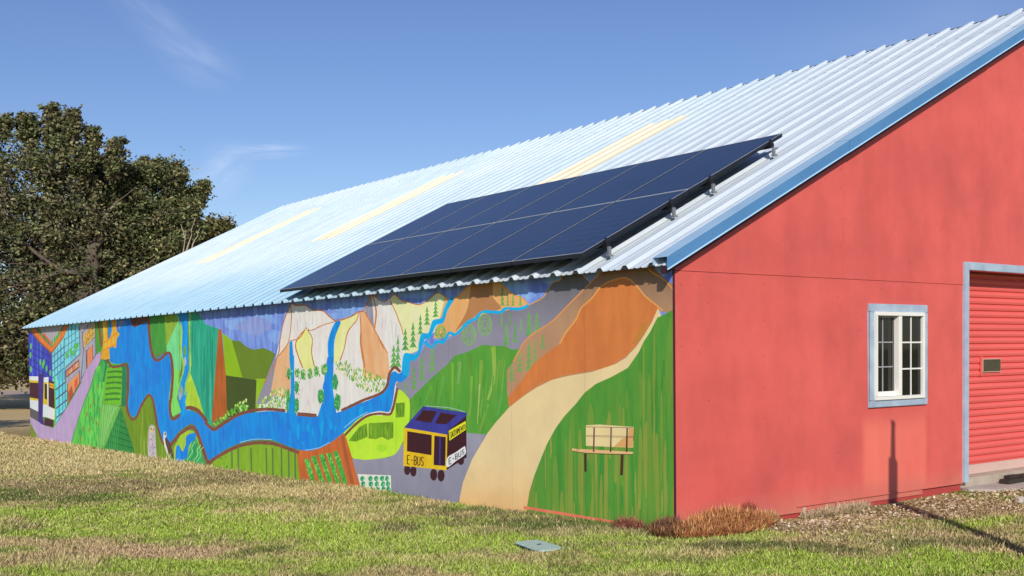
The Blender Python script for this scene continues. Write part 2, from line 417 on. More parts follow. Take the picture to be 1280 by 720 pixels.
for x, y in [(485,440),(530,395),(580,345),(560,420),(600,330)]: ell(*T('1',[(x,y)])[0], 1.9, 4.6, C(75,170,85), C(100,190,70), n=8, jit=.2)
stroke(T('1',[(455,560),(455,240)]), .7, C(70,80,105), sm=False)
GREY = C(150,150,165)
poly(T('1',[(622,80),(805,70),(812,430),(700,610),(640,740),(462,740),(470,575),(628,425)]), GREY, C(165,165,180))
poly(T('1',[(625,110),(715,95),(655,180)]), C(175,165,170))
for ln in [[(622,110),(632,430),(470,580),(470,740)],[(655,180),(672,380),(640,740)],[(615,140),(660,190),(730,95)],[(800,90),(810,430),(700,615),(640,720)],[(690,400),(705,380),(705,600)],[(672,365),(795,235)]]:
    stroke(T('1',ln), .8, C(75,80,105), sm=False)
poly(T('1',[(668,215),(792,85),(797,225),(676,362)]), C(235,165,85), C(240,185,90))
text('CIVIC', T('1',[(682,205),(785,100),(787,155),(684,268)]), .55, C(110,70,30)); text('CENTER', T('1',[(682,285),(787,172),(789,215),(684,335)]), .55, C(110,70,30))
poly(T('1',[(708,392),(776,315),(777,488),(715,602)]), C(235,130,85)); stroke(T('1',[(708,392),(776,315),(777,488),(715,602),(708,392)]), .7, C(70,60,80), sm=False)
poly(T('1',[(474,620),(622,492),(626,575),(478,692)]), C(170,75,40)); text('FOOD', T('1',[(484,628),(548,572),(550,618),(487,675)]), .6, C(240,180,140)); text('STORE', T('1',[(554,568),(618,510),(622,562),(556,614)]), .6, C(240,180,140))
stroke(T('1',[(474,620),(622,492),(626,575),(478,692),(474,620)]), .7, C(60,45,50), sm=False)
poly(T('2',[(390,105),(500,-15),(500,100),(398,285)]), C(238,130,80), C(240,150,90)); stroke(T('2',[(390,100),(500,-15)]), 2.2, GREY, sm=False)
poly(T('2',[(396,190),(432,120),(445,205),(400,272)]), C(165,85,55)); poly(T('2',[(455,80),(485,45),(482,110),(460,165)]), C(225,80,60))
stroke(T('2',[(390,105),(398,285),(500,100),(500,-15)]), .8, C(65,65,85), sm=False)
poly(T('1',[(800,70),(835,60),(880,350),(858,400),(812,428)]), C(85,150,50), C(70,140,60))
# lavender road
LAV = C(168,145,185)
poly(T('2',[(655,-50),(560,-10),(540,60),(470,180),(400,300),(290,470),(262,505),(190,482),(55,395),(55,640),(150,760),(420,760),(420,655),(480,460),(540,280),(600,130),(660,-30)]), LAV, C(180,158,195))
poly(T('1',[(862,395),(812,440),(700,610),(640,740),(780,740),(820,600),(870,470)]), LAV, C(185,155,190))
poly(T('2',[(45,470),(65,470),(150,625),(170,800),(45,800)]), C(115,135,45))
# small bus far left
poly(T('2',[(40,38),(132,40),(132,90),(40,78)]), C(215,215,235)); poly(T('2',[(40,72),(132,80),(132,98),(40,94)]), C(205,180,20)); poly(T('2',[(45,94),(132,98),(132,248),(48,232)]), C(70,30,45))
poly(T('2',[(40,225),(132,243),(132,262),(40,244)]), C(205,180,20)); poly(T('2',[(40,243),(132,262),(130,360),(40,312)]), C(205,210,230)); poly(T('2',[(40,315),(132,358),(188,482),(60,405)]), C(90,85,90))
poly(T('2',[(175,50),(222,45),(222,410),(168,402)]), C(205,215,235)); poly(T('2',[(176,92),(210,92),(215,298),(172,288)]), C(205,180,20)); poly(T('2',[(186,105),(209,110),(208,250),(187,240)]), C(50,40,40))
poly(T('2',[(222,75),(276,88),(278,332),(222,302)]), C(70,28,40)); poly(T('2',[(230,95),(272,108),(270,152),(230,138)]), C(225,160,30)); stroke(T('2',[(235,118),(266,128)]), .7, C(90,30,30), sm=False)
poly(T('2',[(222,310),(281,334),(276,432),(222,412)]), C(222,228,240)); poly(T('2',[(188,412),(266,436),(263,495),(185,478)]), C(65,30,40))
poly(T('2',[(130,20),(180,10),(170,410),(188,482),(150,465),(130,440)]), C(70,50,130), C(55,40,110))
stroke(T('2',[(276,30),(286,420),(275,495)]), 1.6, C(90,185,90), sm=False)
# green field with red ticks
FG = T('2',[(660,-55),(760,-55),(700,300),(690,760),(415,760),(420,655),(480,460),(540,280),(600,130),(640,0)])
poly(FG, C(70,180,75), C(110,200,80)); streaks(FG, 55, 1.2, [C(35,150,75),C(120,205,90),C(60,165,60),C(20,145,80)], .08, .3)
poly(T('1',[(870,350),(925,440),(1000,620),(960,740),(830,740),(870,480)]), C(50,150,80), C(90,185,75)); stroke(T('1',[(905,470),(925,560),(900,740)]), 3., C(10,130,75), jit=.3)
for x, y in [(668,130),(630,265),(600,310),(568,380),(685,345),(612,420),(655,460),(540,510),(588,525),(512,600),(695,520)]: ell(*T('2',[(x,y)])[0], .65, 3.6, C(150,80,45), n=6)
stroke(T('2',[(645,-20),(600,130),(540,280),(480,460),(420,660)]), .8, C(60,120,70))
# ploughed stripes
poly(T('4',[(75,-60),(100,-180),(160,-210),(245,-215),(215,0),(205,175),(55,165)]), C(95,170,45), C(110,185,40))
for y in (-140,-95,-50,-5,40,85,130): stroke(T('4',[(85-y*.1,y),(150,y-8),(212-y*.1,y-4)]), 2.6, C(60,125,45), jit=.2)
poly(T('4',[(215,-210),(262,-215),(256,190),(206,185),(215,0)]), C(30,115,75), C(45,130,85))
LF = T('4',[(40,160),(205,188),(70,525),(40,640),(0,640)]); poly(LF, C(95,165,85), C(110,185,80))
for i in range(8): stroke(T('4',[(62+i*18,170),(45+i*14,500-max(0,i-1)*45)]), .8, C(140,200,110), sm=False)
poly(T('4',[(203,190),(345,640),(60,640),(70,520)]), C(35,120,60), C(50,140,60))
for i in range(6): stroke(T('4',[(195-i*18,230+i*48),(215+i*18,265+i*52)]), 1.4, C(30,100,55), sm=False)
for i in range(6): stroke(T('4',[(200-i*22,240+i*46),(170-i*14,540)]), .8, C(60,150,80), sm=False)
OLV = T('4',[(206,180),(255,185),(290,310),(435,80),(490,250),(555,500),(700,470),(660,760),(400,780),(345,640)])
poly(OLV, C(115,145,35), C(100,135,30)); streaks(OLV, 22, 1.3, [C(130,160,50),C(95,130,35),C(140,165,60)], .2, .5)
# fields right of the river
poly(T('3',[(480,20),(620,10),(645,340),(560,380),(500,380)]), C(75,150,60), C(60,140,55))
poly(T('3',[(618,10),(735,10),(735,140),(650,330),(635,320)]), C(140,170,55), C(125,160,50))
poly(T('5',[(135,130),(170,200),(165,340),(160,480),(130,600),(110,740),(80,760),(60,500),(50,320)]), C(100,200,130), C(120,210,140))
poly(T('4',[(600,-160),(690,-100),(665,120),(700,230),(620,270),(590,60)]), C(115,205,110), C(125,215,85))
poly(T('5',[(220,500),(250,560),(320,740),(180,760),(190,600)]), C(160,200,60), C(180,210,70))
poly(T('4',[(725,10),(800,-40),(915,330),(850,230),(780,190),(725,200)]), C(175,205,60), C(150,190,50))
TL = T('5',[(232,60),(290,70),(340,150),(400,172),(445,185),(400,720),(392,940),(350,900),(300,720),(230,520)])
poly(TL, TEAL, C(45,165,130)); streaks(TL, 14, 2.2, [C(25,135,110),C(60,175,140),C(35,140,115)], .3, .6)
poly(T('5',[(440,187),(462,190),(495,530),(512,830),(420,880),(388,880),(402,700)]), C(160,85,35), C(175,95,40))
poly(T('5',[(468,215),(540,270),(622,552),(495,537)]), C(135,175,25))
poly(T('5',[(540,272),(600,278),(650,320),(700,342),(780,330),(830,350),(868,378),(790,575),(620,550)]), C(100,125,35))
poly(T('5',[(718,560),(800,560),(740,820),(700,820)]), C(140,180,30))
poly(T('5',[(495,535),(726,570),(716,830),(505,850)]), C(65,80,32))
# granite mountains
ROCK = C(212,203,198); ROCK2 = C(225,215,208)
MT = T('7',[(268,112),(300,130),(375,130),(430,165),(500,170),(560,220),(605,245),(700,220),(770,180),(815,165),(860,60),(880,38),(920,95),(965,92)])
MTR = T('b',[(215,185),(250,190),(280,175),(320,140),(370,180),(420,195),(500,215),(560,190),(645,125),(700,155),(760,178)])
poly(MT+MTR+[(560,400),(510,445),(490,520),(320,520),(325,505),(345,447),(350,425),(357,398)], ROCK, ROCK2)
poly(T('7',[(165,505),(130,560),(60,720),(0,870),(80,870),(160,780),(150,600)]), C(140,135,148))
poly(T('7',[(245,408),(165,512),(140,620),(110,800),(260,830),(262,420)]), C(225,162,115), C(232,175,130))
poly(T('7',[(262,125),(215,235),(180,400),(166,505),(245,408),(262,260)]), C(222,205,180), ROCK)
poly(smooth(T('7',[(380,302),(425,380),(420,480),(440,600),(350,600),(312,500),(300,420),(340,340)]),True), C(225,215,125), C(232,222,150))
poly(T('7',[(625,245),(770,190),(758,240),(690,330),(665,450),(632,545),(585,565),(590,400)]), C(226,216,130), C(235,225,160))
poly(T('7',[(778,185),(815,175),(895,310),(960,450),(985,680),(820,680),(812,560),(788,470)]), C(226,155,105), C(232,170,125))
poly(T('b',[(60,272),(105,280),(170,400),(272,580),(285,720),(250,760),(90,760),(75,500)]), C(226,155,105), C(230,172,128))
poly(T('b',[(148,135),(158,250),(168,385),(95,272)]), C(150,150,165), C(130,130,150))
YM = T('b',[(285,178),(320,140),(370,180),(420,195),(500,215),(560,190),(645,125),(700,155),(760,180),(690,270),(670,320),(600,340),(570,425),(520,430),(500,560),(400,600),(375,420),(330,290)])
poly(YM, C(225,220,155), C(232,226,170))
poly(T('b',[(375,560),(500,520),(540,440),(600,380),(590,340),(500,420),(400,500)]), C(230,205,170), C(222,215,160))
for ln, w in [([(268,112),(300,130),(375,130),(430,165),(500,170),(560,220),(605,245),(700,220),(770,180),(815,165),(860,60),(880,38)],1.7),([(268,115),(215,235),(180,400),(166,505),(60,720)],1.2),
    ([(262,125),(268,220),(245,408),(170,510)],1.1),([(255,395),(330,375),(378,298),(400,318),(440,310),(500,280),(605,248)],1.2),([(380,300),(425,380),(418,480),(440,590)],1.2),([(378,302),(320,370),(298,430),(318,510),(352,598)],1.5),
    ([(770,185),(758,240),(690,330),(665,450),(632,545)],1.2),([(780,185),(790,300),(785,420),(815,600)],1.2),([(815,175),(890,310),(960,455)],1.2),([(872,50),(905,170),(890,320)],1.3)]:
    stroke(T('7',ln), w, OUT, C(170,100,55), jit=.2)
for ln, w in [([(150,130),(215,185),(250,190),(270,180)],1.2),([(280,175),(320,140),(370,180),(420,195),(500,215),(560,190),(645,125),(700,155),(760,178)],1.4),([(285,180),(330,270),(350,325),(378,400),(382,440)],1.1),
    ([(60,272),(70,400),(75,520),(100,680)],1.1),([(110,285),(170,400),(270,580)],1.2),([(160,140),(180,270),(168,390)],1.)]:
    stroke(T('b',ln), w, OUT, jit=.2)
streaks(T('7',[(280,140),(420,170),(590,240),(420,300),(280,370)]), 9, 1.4, [C(200,192,190),C(224,214,208)], .2, .5)
streaks(T('b',[(190,200),(300,210),(370,420),(300,560),(200,380)]), 9, 1.6, [C(196,190,190),C(222,216,214),C(206,196,190)], .2, .5)
streaks(T('8',[(285,170),(420,160),(425,345),(285,345)]), 8, 1.5, [C(200,192,188),C(222,214,208)], .2, .5)
# waterfalls
poly(T('7',[(254,400),(274,398),(285,560),(292,720),(290,830),(262,830),(262,640),(252,520)]), C(0,135,205), WAT)
poly(T('8',[(228,-30),(256,-30),(256,200),(275,380),(198,380),(236,200)]), WAT, C(15,140,200))
poly(smooth(T('7',[(600,252),(638,255),(605,340),(588,420),(585,560),(570,680),(560,760),(500,760),(530,640),(545,560),(540,420),(565,320)]),True,3), C(0,125,205), WAT)
poly(T('8',[(478,-20),(520,-20),(515,200),(540,370),(405,400),(450,260),(458,110)]), WAT, WAT2)
# trees under the granite
G1, G2, G3 = C(70,150,80), C(120,175,75), C(190,210,130)
for x,y,rx,ry in [(310,640,11,38),(355,650,14,45),(405,645,14,45),(455,625,14,45),(515,610,17,45),(250,640,10,40)]: a = T('7',[(x,y)])[0]; bush(a[0],a[1],rx/6*1.4,ry/6*.95,G1,G2,G3); scatter([(a[0]-3,a[1]-6),(a[0]+4,a[1]-6),(a[0]+4,a[1]+6),(a[0]-3,a[1]+6)], 12, .6, 1.6, [G1,G2,G3])
for x,y,rx,ry in [(272,185,14,40),(275,300,14,50),(435,240,22,50),(530,150,20,55),(545,280,22,60),(215,240,12,50),(212,290,10,50),(220,90,12,40)]: a = T('8',[(x,y)])[0]; bush(a[0],a[1],rx/5.33,ry/5.33,C(60,150,85),C(110,190,100),C(35,120,65)); scatter([(a[0]-3.5,a[1]-9),(a[0]+3.5,a[1]-9),(a[0]+3.5,a[1]+9),(a[0]-3.5,a[1]+9)], 14, .6, 1.5, [C(110,190,100),C(60,150,85),C(35,120,65)])
FP = T('8',[(530,10),(600,10),(700,65),(860,115),(870,190),(780,220),(690,190),(640,130),(540,75)])
scatter(FP, 230, .7, 2.1, [C(125,170,65),C(100,155,60),C(215,215,150),C(85,145,60),C(165,190,90)])
scatter(T('8',[(0,318),(20,275),(120,200),(190,180),(200,330)]), 130, .7, 2.3, [C(120,175,60),C(85,150,70),C(215,215,160),C(165,195,80)])
scatter(T('6',[(455,235),(540,160),(640,90),(715,55),(725,130),(600,175),(480,255)]), 85, 1.0, 1.8, [C(90,165,50),C(180,205,80),C(60,135,55),C(120,185,60)])
scatter(T('6',[(650,80),(715,50),(725,125),(650,150)]), 22, 1., 2., [C(70,145,60),C(110,175,70),C(200,215,130)])
# orange hill and grey range
poly(T('c',[(-20,190),(50,200),(150,110),(200,72),(380,72),(410,100),(500,170),(560,190),(610,245),(400,300),(350,310),(200,350),(100,430),(30,480),(-110,500),(-60,350)]), C(226,165,108), C(230,160,95))
poly(smooth(T('c',[(190,80),(330,80),(340,190),(400,275),(250,310),(110,400),(60,440),(140,300),(165,180)]),True,3), C(168,118,80), None, (352, 412, C(175,120,75)))
stroke(T('c',[(-10,215),(50,200),(150,110),(200,74),(380,74),(410,100),(500,170),(560,192),(605,245)]), 1.2, C(225,140,50))
GYP = [(662,381),(680,370),(690,353.5),(700,350),(704,342.5),(707,341),(726,340),(737,352),(737,356),(710,383),(690,403),(667,418),(656,427),(649,440),(632,440),(603,436),(583,446),(568,450),(560,460),(538,480),(520,500),(512,510),(500,505),(495,480),(506,465),(512,452),(520,450),(527,440),(533,430),(545,430),(560,425),(570,418),(590,403),(605,392),(635,388)]
poly(GYP, C(92,90,90), C(100,98,98), (345, 415, C(135,132,148)))
stroke([(662,381),(680,371),(690,354),(700,350.5),(704,343),(707,341)], 1.1, C(225,150,60)); stroke([(726,341),(737,352)], 1.2, C(215,150,60))
GT = C(115,165,85); GT2 = C(95,150,80)
for x,y0,y1,w in [(630,190,310,52),(565,230,370,50),(515,290,440,44),(460,350,540,56),(402,395,560,60),(347,445,690,50),(315,520,690,62)]:
    X,Y = T('b',[(x,y0)])[0]; conifer(X, Y, Y+(y1-y0)/6, w/6, C(100,165,85), C(80,145,75))
for x,y0,y1,w in [(410,100,255,36),(450,150,255,28),(490,160,255,30),(545,175,255,36),(405,300,410,26),(465,300,400,28),(440,390,550,60),(505,370,530,44),(550,350,450,26),(610,300,480,70),(670,305,450,56)]:
    X,Y = T('c',[(x,y0)])[0]; conifer(X, Y, Y+(y1-y0)/6, w/6, GT, GT2)
for x,y0,y1,w in [(517.7,458,487,8),(528,445,476,9),(540.7,432,465,9.5),(507,477,498,6)]: conifer(x,y0,y1,w,C(110,160,90),GT2)
def round_tree(cx, cy, rx, ry):
    for k in (1., .72, .42):
        P = [(cx+rx*k*math.cos(t/14*6.283)*(1+.06*math.sin(t*2.3)), cy+ry*k*math.sin(t/14*6.283)) for t in range(15)]
        stroke(P, 1.5 if k == 1 else 1., GT, C(125,170,80), sm=False)
    scatter([(cx-rx*.8,cy-ry*.7),(cx+rx*.8,cy-ry*.7),(cx+rx*.8,cy+ry*.7),(cx-rx*.8,cy+ry*.7)], 16, .8, 1.4, [GT, GT2])
round_tree(586.7,418.5,8.5,13); round_tree(606.5,406,8.2,13.5); round_tree(550.8,415,6.5,8)
stroke([(531,427),(540,434),(546.7,427),(555,427.5),(561.7,416),(570,418),(585,403),(595,398),(603,390),(616.7,390),(626.7,390),(633,385.5),(650,386),(661,381.5)], 3.6, C(10,165,232), jit=.18)
# green hill in front of the grey range
GH = [(512,500),(520,492),(538,474),(560,455),(568,445),(583,440.5),(593,436),(603,431),(620,432.5),(632,432.5),(640,437),(650,436),(648,442),(642,452),(634,463),(634,485),(637,509),(622,528),(609,544),(583,550),(503,560),(500,520)]
poly(GH, C(75,145,50), C(90,150,55))
for pts, w, c in [([(566,453),(566,500)],4,C(110,165,50)),([(575,452),(573,480)],4.5,C(120,160,90)),([(590,470),(588,520)],3,C(120,165,60)),([(602,450),(598,520)],4,C(125,155,60)),([(617,434),(618,470),(610,500)],6,C(140,170,75)),
    ([(600,480),(597,530)],1.6,C(160,185,100)),([(625,450),(620,490)],4,C(110,155,60)),([(555,470),(548,505)],4,C(95,155,60)),([(540,482),(530,505)],3.5,C(90,160,55)),([(610,505),(600,540)],4,C(115,155,65)),([(630,480),(622,520)],3,C(95,160,80)),([(588,430+12),(590,470)],4,C(95,135,50)),([(618,433),(618,452)],4,C(130,175,55))]:
    stroke(pts, w, c, w1=w*.4)
streaks(GH, 26, 2., [C(105,155,60),C(65,135,45),C(120,165,70),C(80,150,60)], .1, .35, -.1)
# brown ridge and orange mountain
RG = [(737,355),(752,341),(763,330),(780,322),(806,322),(831,348),(850,362),(850,395),(829,390),(823,386),(800,430),(760,470),(700,500),(637,510),(634,490),(634,463),(642,452),(650,438),(657,426),(667,417),(690,402),(710,382)]
poly(RG, C(125,98,80), C(135,105,85), (335, 400, C(172,132,100)))
for x,y0,y1,w in [(610,50,262,74),(540,110,270,60),(480,210,340,60),(712,-10,95,50),(655,20,230,40)]:
    X,Y = T('g',[(x,y0)])[0]; conifer(X, Y, Y+(y1-y0)/6, w/6, C(125,160,90), C(115,150,85))
OM = [(783,347),(793,355),(801.7,367),(826,387),(823,392),(806,417),(797,430),(783,445),(760,460),(720,467),(703,470),(680,478),(663,488),(637,509),(635,497),(653,475),(667,455),(683,441.7),(700,430),(720,400),(730,382),(750,360),(763,352)]
poly(OM, C(193,112,58), C(200,118,62))
poly([(803,405),(812,400),(806,418),(796,430),(790,430)], C(180,120,55))
stroke([(700,430),(708,415),(720,400),(725,388),(730,381.7),(741,372),(750,360),(763,351.7),(783,347.5),(796.7,358),(806.7,370),(818,379),(829,388)], 1.9, C(228,150,80))
stroke([(642,452),(650,437),(657,426),(667,417),(690,402),(710,382),(737,355),(752,340),(763,331)], 1.5, C(220,140,75))
stroke([(806,330),(815,340),(831,350),(842,362)], 1.5, C(222,145,55))
# green slope on the right, tan path, grey road
GS = [(850,383),(840,388),(829,394),(818,398),(794,436),(778,458),(738,478),(712,503),(687,533),(667,573),(654,613),(650,700),(650,760),(850,760)]
poly(GS, C(70,135,50), C(85,140,50))
streaks(GS, 90, 8, [C(84,139,51),C(96,139,52),C(64,131,48),C(104,139,53),C(74,137,50)], .15, .5)
streaks(GS, 34, 4.5, [C(122,141,56),C(112,138,52),C(128,143,58)], .12, .4)
streaks(GS, 12, 2, [C(140,145,66)], .06, .2)
PT = [(823,385),(827,395),(822,397),(813,415),(805,427),(799,440),(785,460),(765,471),(745,480),(731,491),(720,505),(706,520),(695,535),(684,555),(675,577),(668,595),(662,615),(658,642),(655,760),(560,760),(573,631),(579,603),(590.5,574),(607,545),(620,528),(637,509),(655,495),(670,485),(690,475),(710,470),(740,465),(770,455),(783,447),(796,433),(806,418),(815,403)]
poly(PT, C(237,192,143), None, (590, 650, C(226,162,100)))
RD = [(440,573),(487,572),(500,560),(511,545),(583,541),(609,543),(590.5,574),(579,603),(573,631),(560,760),(440,760)]
poly(RD, C(138,136,152), C(146,144,160), (540, 630, C(128,128,145)))
poly(smooth([(498.5,487),(508,494),(512.6,503.6),(511,532),(501,558),(486.7,571),(442,573),(428,546),(440,532),(453.6,520),(487.8,518),(492,503)],True,3), LIME, C(180,220,60))
for q in [[(461,529),(492,527.5),(492,547),(485,550),(478,546),(470,549),(461,548)],[(436,551),(449,534),(459,529),(460,546),(445,552)],[(495,504),(506.5,503),(506,521),(495,522)]]:
    poly(q, C(110,155,35), C(95,140,30)); streaks(q, 9, 1.2, [C(80,125,30),C(130,170,45)], .4, .8)
ell(478,560,7,5,C(150,200,40),C(165,210,50),n=10,jit=.2)
# field with furrows, orange plot, rows
poly([(262,600),(261,583),(275,568),(290,559),(320,555),(345,557),(372,566),(380,600),(380,640),(262,640)], C(120,160,35), C(130,170,45))
for x in (290,298,314,333,341,352,361,369): stroke([(x,560),(x+1,625)], 1.9, C(85,115,60), sm=False)
scatter([(262,592),(275,572),(288,565),(290,600),(262,600)], 40, .8, 1.8, [C(60,150,60),C(95,170,60),C(45,125,55),C(120,180,70)])
OP = T('a',[(150,235),(260,240),(400,205),(570,75),(600,130),(650,300),(690,460),(735,600),(760,760),(180,760),(180,500)])
poly(OP, C(180,92,42), C(195,105,50)); stroke(T('a',[(565,110),(600,300),(655,540)]), 3.5, C(160,85,50), w1=5)
for a, e in [((240,315),(300,520)),((300,290),(385,525)),((372,272),(455,525)),((438,262),(525,535)),((500,245),(590,540))]:
    stroke(T('a',[a,e]), 6, C(60,150,60), C(80,170,70), sm=False)
    for i in range(26):
        t = random.random(); p = T('a',[(a[0]+(e[0]-a[0])*t+random.uniform(-20,20), a[1]+(e[1]-a[1])*t)])[0]
        ell(p[0],p[1],.7,1.7,random.choice([C(110,195,90),C(40,130,50),C(150,200,80),C(60,165,75)]),n=6,rot=random.uniform(-.5,.5))
poly(T('a',[(700,450),(1000,462),(1008,760),(760,760),(735,600)]), C(205,208,190), C(215,215,205))
for x in (745,815,868,922,968):
    for y in (490,540,590,640): ell(*T('a',[(x+(y-490)*.12,y)])[0], 2.6, 3.6, C(20,135,105), C(40,155,110), n=9, jit=.2)
    for y in (500,545,600): ell(*T('a',[(x+(y-490)*.12+6,y)])[0], .7, 2., C(140,205,90), n=6)
for x in (790,850,950): ell(*T('a',[(x,600)])[0], .8, 2.5, C(225,215,90), n=6)
# the lake / river
RV = [(140,380),(190,380),(186,404),(181,403),(174,407),(167,409.5),(163.8,404.6),(161.7,398)]
LE = [(150.5,385),(136.7,400),(136.7,445.5),(140.8,453.9),(150,455),(158.9,453),(161.7,462),(161.7,490),(160,507.5),(165.8,521),(172.7,516),(181,497),(186.5,491.5),(191,497),(194,510.5),(199.5,538),(204.8,552),(213.2,553),(223.9,539.6),(236,531),(242,530.4),(246.8,539.6),(254.5,561),(261.7,575),(280,563),(300,554),(320,550),(335,550),(344,551),(361,558),(382,563.4),(398.8,560.6),(413.8,553),(430.6,540),(443.8,527),(458.8,517.5),(475.6,513.8),(486.9,514.7),(491.6,500.6),(495,478),(502,478),(510,470),(513,452)]
RE = [(504,446),(503,462),(499,467),(494,464),(489,467),(486,478),(483,487),(479,491),(464,499),(440,508),(425,514.7),(397,521),(371.6,519.4),(357.5,515.6),(338.8,513.8),(323,515),(306.7,517.5),(290,524),(280,530),(268,538),(263,535),(256.7,526.7),(248,517.5),(238,513),(230,512),(222,519),(215.8,525),(213,522.5),(210.8,506.7),(212.4,490),(214.4,466),(213,445.5),(208.9,440.7),(203,443.5),(195.7,447.6),(191.5,442.8),(188,426),(185,406.7),(184,385)]
poly(smooth(LE, n=3)+smooth(RE, n=3), WAT, WAT2)
poly(smooth([(511,470),(513,452),(518,451),(525,443),(531,425),(538,423),(543,411.7),(546.7,406),(555,403),(560,388),(568,374),(562.5,372),(555,386.7),(551.7,397.5),(541.7,400),(538,410),(535,416.7),(527.5,416.7),(524,428),(522.5,440),(518,443),(507.5,441),(504,446.7),(503,465)],True,3), C(10,155,228), C(15,165,235))
WP = smooth(LE, n=2)+smooth(RE, n=2)
streaks(WP, 50, 3.2, [C(12,138,220),C(26,116,208),C(18,124,212),C(34,114,207)], .05, .2)
for _ in range(2): streaks([(265,560),(300,525),(400,525),(480,498),(484,508),(430,535),(390,558),(330,546)], 14, 3.5, [WAT3,C(25,120,210),WAT2], .15, .4)
for ln in [[(300,553),(318,549),(340,549.5)],[(382,562.5),(398,560),(412,553)],[(228,514),(238,512)],[(430,535),(445,523),(460,515)]]: stroke(ln, .7, C(150,205,225))
# dark bits at top of lake
poly(T('3',[(305,30),(480,20),(480,110),(440,92),(395,118),(345,140),(320,110)]), BRN, BRN2)
# tributary
trib = T('5',[(112,60),(120,90),(165,190),(160,330),(185,480),(150,600),(135,680)])+T('4',[(672,90),(682,160),(712,270),(760,240),(742,200),(732,150),(748,60)])+T('5',[(190,660),(190,590),(218,500),(215,350),(210,200),(217,80),(217,50)])
poly(trib, C(20,125,210), WAT3)
for ln, w in [([(125,80),(165,190),(160,330),(178,480),(150,590),(133,680)],2.),([(228,60),(222,200),(228,350),(226,500),(198,600),(190,680)],2.)]:
    stroke(T('5',ln), w, C(165,205,80), C(120,180,70), jit=.35, n=6)
for x,y,rx,ry,c in [(188,350,2,7,C(95,150,80)),(190,430,1.6,6,C(170,170,190)),(163,655,2.2,7.5,C(130,160,130)),(152,690,1.5,5,C(160,165,190))]: ell(*T('5',[(x,y)])[0], rx, ry, c, n=10)
stroke(T('5',[(150,130),(148,300),(150,450),(140,600)]), 1.3, C(120,170,50), jit=.5, n=6)
# banks
def bank(pts, w=3.4): stroke(pts, w, BRN, C(130,78,58), jit=.12, n=5)
bank([(122.5,398),(125,418),(127,433)], 2.); bank([(132,447),(137,454.5),(141.5,459),(150,457.5),(157.5,455.5),(160.3,464),(160,490)], 3.)
bank([(160,488),(158.8,507),(161.5,519),(165.5,524.5),(171,521),(176,509),(181,500),(186.5,494),(191,499),(193.5,512),(197,532),(203,552),(205.5,556)], 2.8)
bank([(185.5,398),(187.5,425),(191,444),(196,450.5),(203,447),(209,441.5),(213.5,444),(216,466),(214.5,492),(212.5,508),(214.5,521),(218,524),(225.5,518)], 3.4)
bank([(232.5,510.5),(238,509.5),(246,512),(253,519),(259,527.5)], 4.4)
bank([(257,528),(263,534),(268,537),(274,533.5),(285,526),(297,519),(310,514.5),(322,512.3),(338,511.5),(357,513.5)], 4.)
bank([(372,517.5),(384,518.5),(396,519.5)], 4.6)
bank([(427,513),(440,507),(455,500),(470,494.5),(479,489.5),(484.5,481),(487,468),(491,461),(495,459.5),(501,465)], 3.4)
bank([(209,562),(214,556),(224,544),(236,535),(243,534.5),(248,544),(254,561),(259,576)], 3.8)
bank([(259,575),(262,580),(266,575),(280,566.5),(298,558),(318,553.8),(335,553.5),(347,556),(361,561),(374,566)], 4.)
bank([(431,544.5),(441,534),(452,524.5),(462,519),(475,517),(487,518),(491,512),(494,500),(497,485)], 3.)
# inlet
poly(T('4',[(640,520),(690,420),(760,375),(800,385),(830,440),(905,700),(905,800),(640,800)]), C(160,195,55), C(145,185,50))
poly(T('4',[(818,430),(930,760),(700,800),(720,650),(760,560),(785,480)]), C(50,150,85), C(60,165,95))
poly(smooth(T('4',[(742,425),(812,400),(815,445),(765,500),(750,590),(705,650),(690,780),(650,780),(655,540),(680,500),(708,552),(735,500)]),True,3), C(20,110,210), WAT)
for i in range(4): stroke([(x+i*3.4, y+i*1.6) for x, y in T('4',[(815,470+i*4),(785,520),(790,560),(750,620),(745,680)])], 1., [C(130,210,140),C(30,125,70),C(140,215,140),C(120,200,120)][i])
# birds
poly(smooth(T('4',[(440,350),(462,333),(484,355),(488,420),(494,520),(494,660),(440,640),(424,520),(430,420)]),True,3), C(172,160,166), C(195,185,190))
scatter(T('4',[(435,420),(484,420),(490,610),(436,600)]), 36, .5, 1.1, [C(140,125,135),C(205,195,200),C(150,140,150)])
ell(*T('4',[(460,372)])[0], 3.2, 3.6, C(205,185,150)); ell(*T('4',[(452,368)])[0], .9, 1., C(60,40,40)); ell(*T('4',[(474,372)])[0], .8, 1., C(120,40,40)); ell(*T('4',[(463,384)])[0], .5, 1., C(210,170,60))
poly(T('4',[(556,395),(566,388),(578,400),(578,430),(566,440),(590,560),(615,620),(585,580),(562,510),(553,450)]), C(225,215,200))
poly(T('4',[(564,440),(590,450),(612,490),(628,545),(640,622),(618,590),(590,545),(572,490)]), C(70,50,60), C(95,70,60)); ell(*T('4',[(568,408)])[0], .9, 2., C(50,45,60))
stroke(T('4',[(590,560),(594,640)]), .8, C(120,110,90), sm=False)
# orange bridge
for P in [[(58,60),(102,60),(106,240),(118,300),(125,420),(85,430),(42,420),(60,330),(66,250)],[(142,60),(184,60),(190,170),(215,200),(190,240),(182,325),(160,318),(160,300),(110,330),(98,300),(130,220),(145,170)]]:
    poly(T('3',P), C(238,150,25), C(250,175,60))
for x0,y0,x1,y1 in [(200,100,260,80),(205,150,250,90),(70,280,200,180),(60,350,180,290)]: stroke(T('3',[(x0,y0),(x1,y1)]), 1.6, C(150,120,140) if x0>=200 else C(235,135,20), sm=False)
streaks(T('3',[(60,100),(100,100),(118,400),(60,400)]), 8, .7, [C(255,190,80),C(215,120,20)], .1, .3)
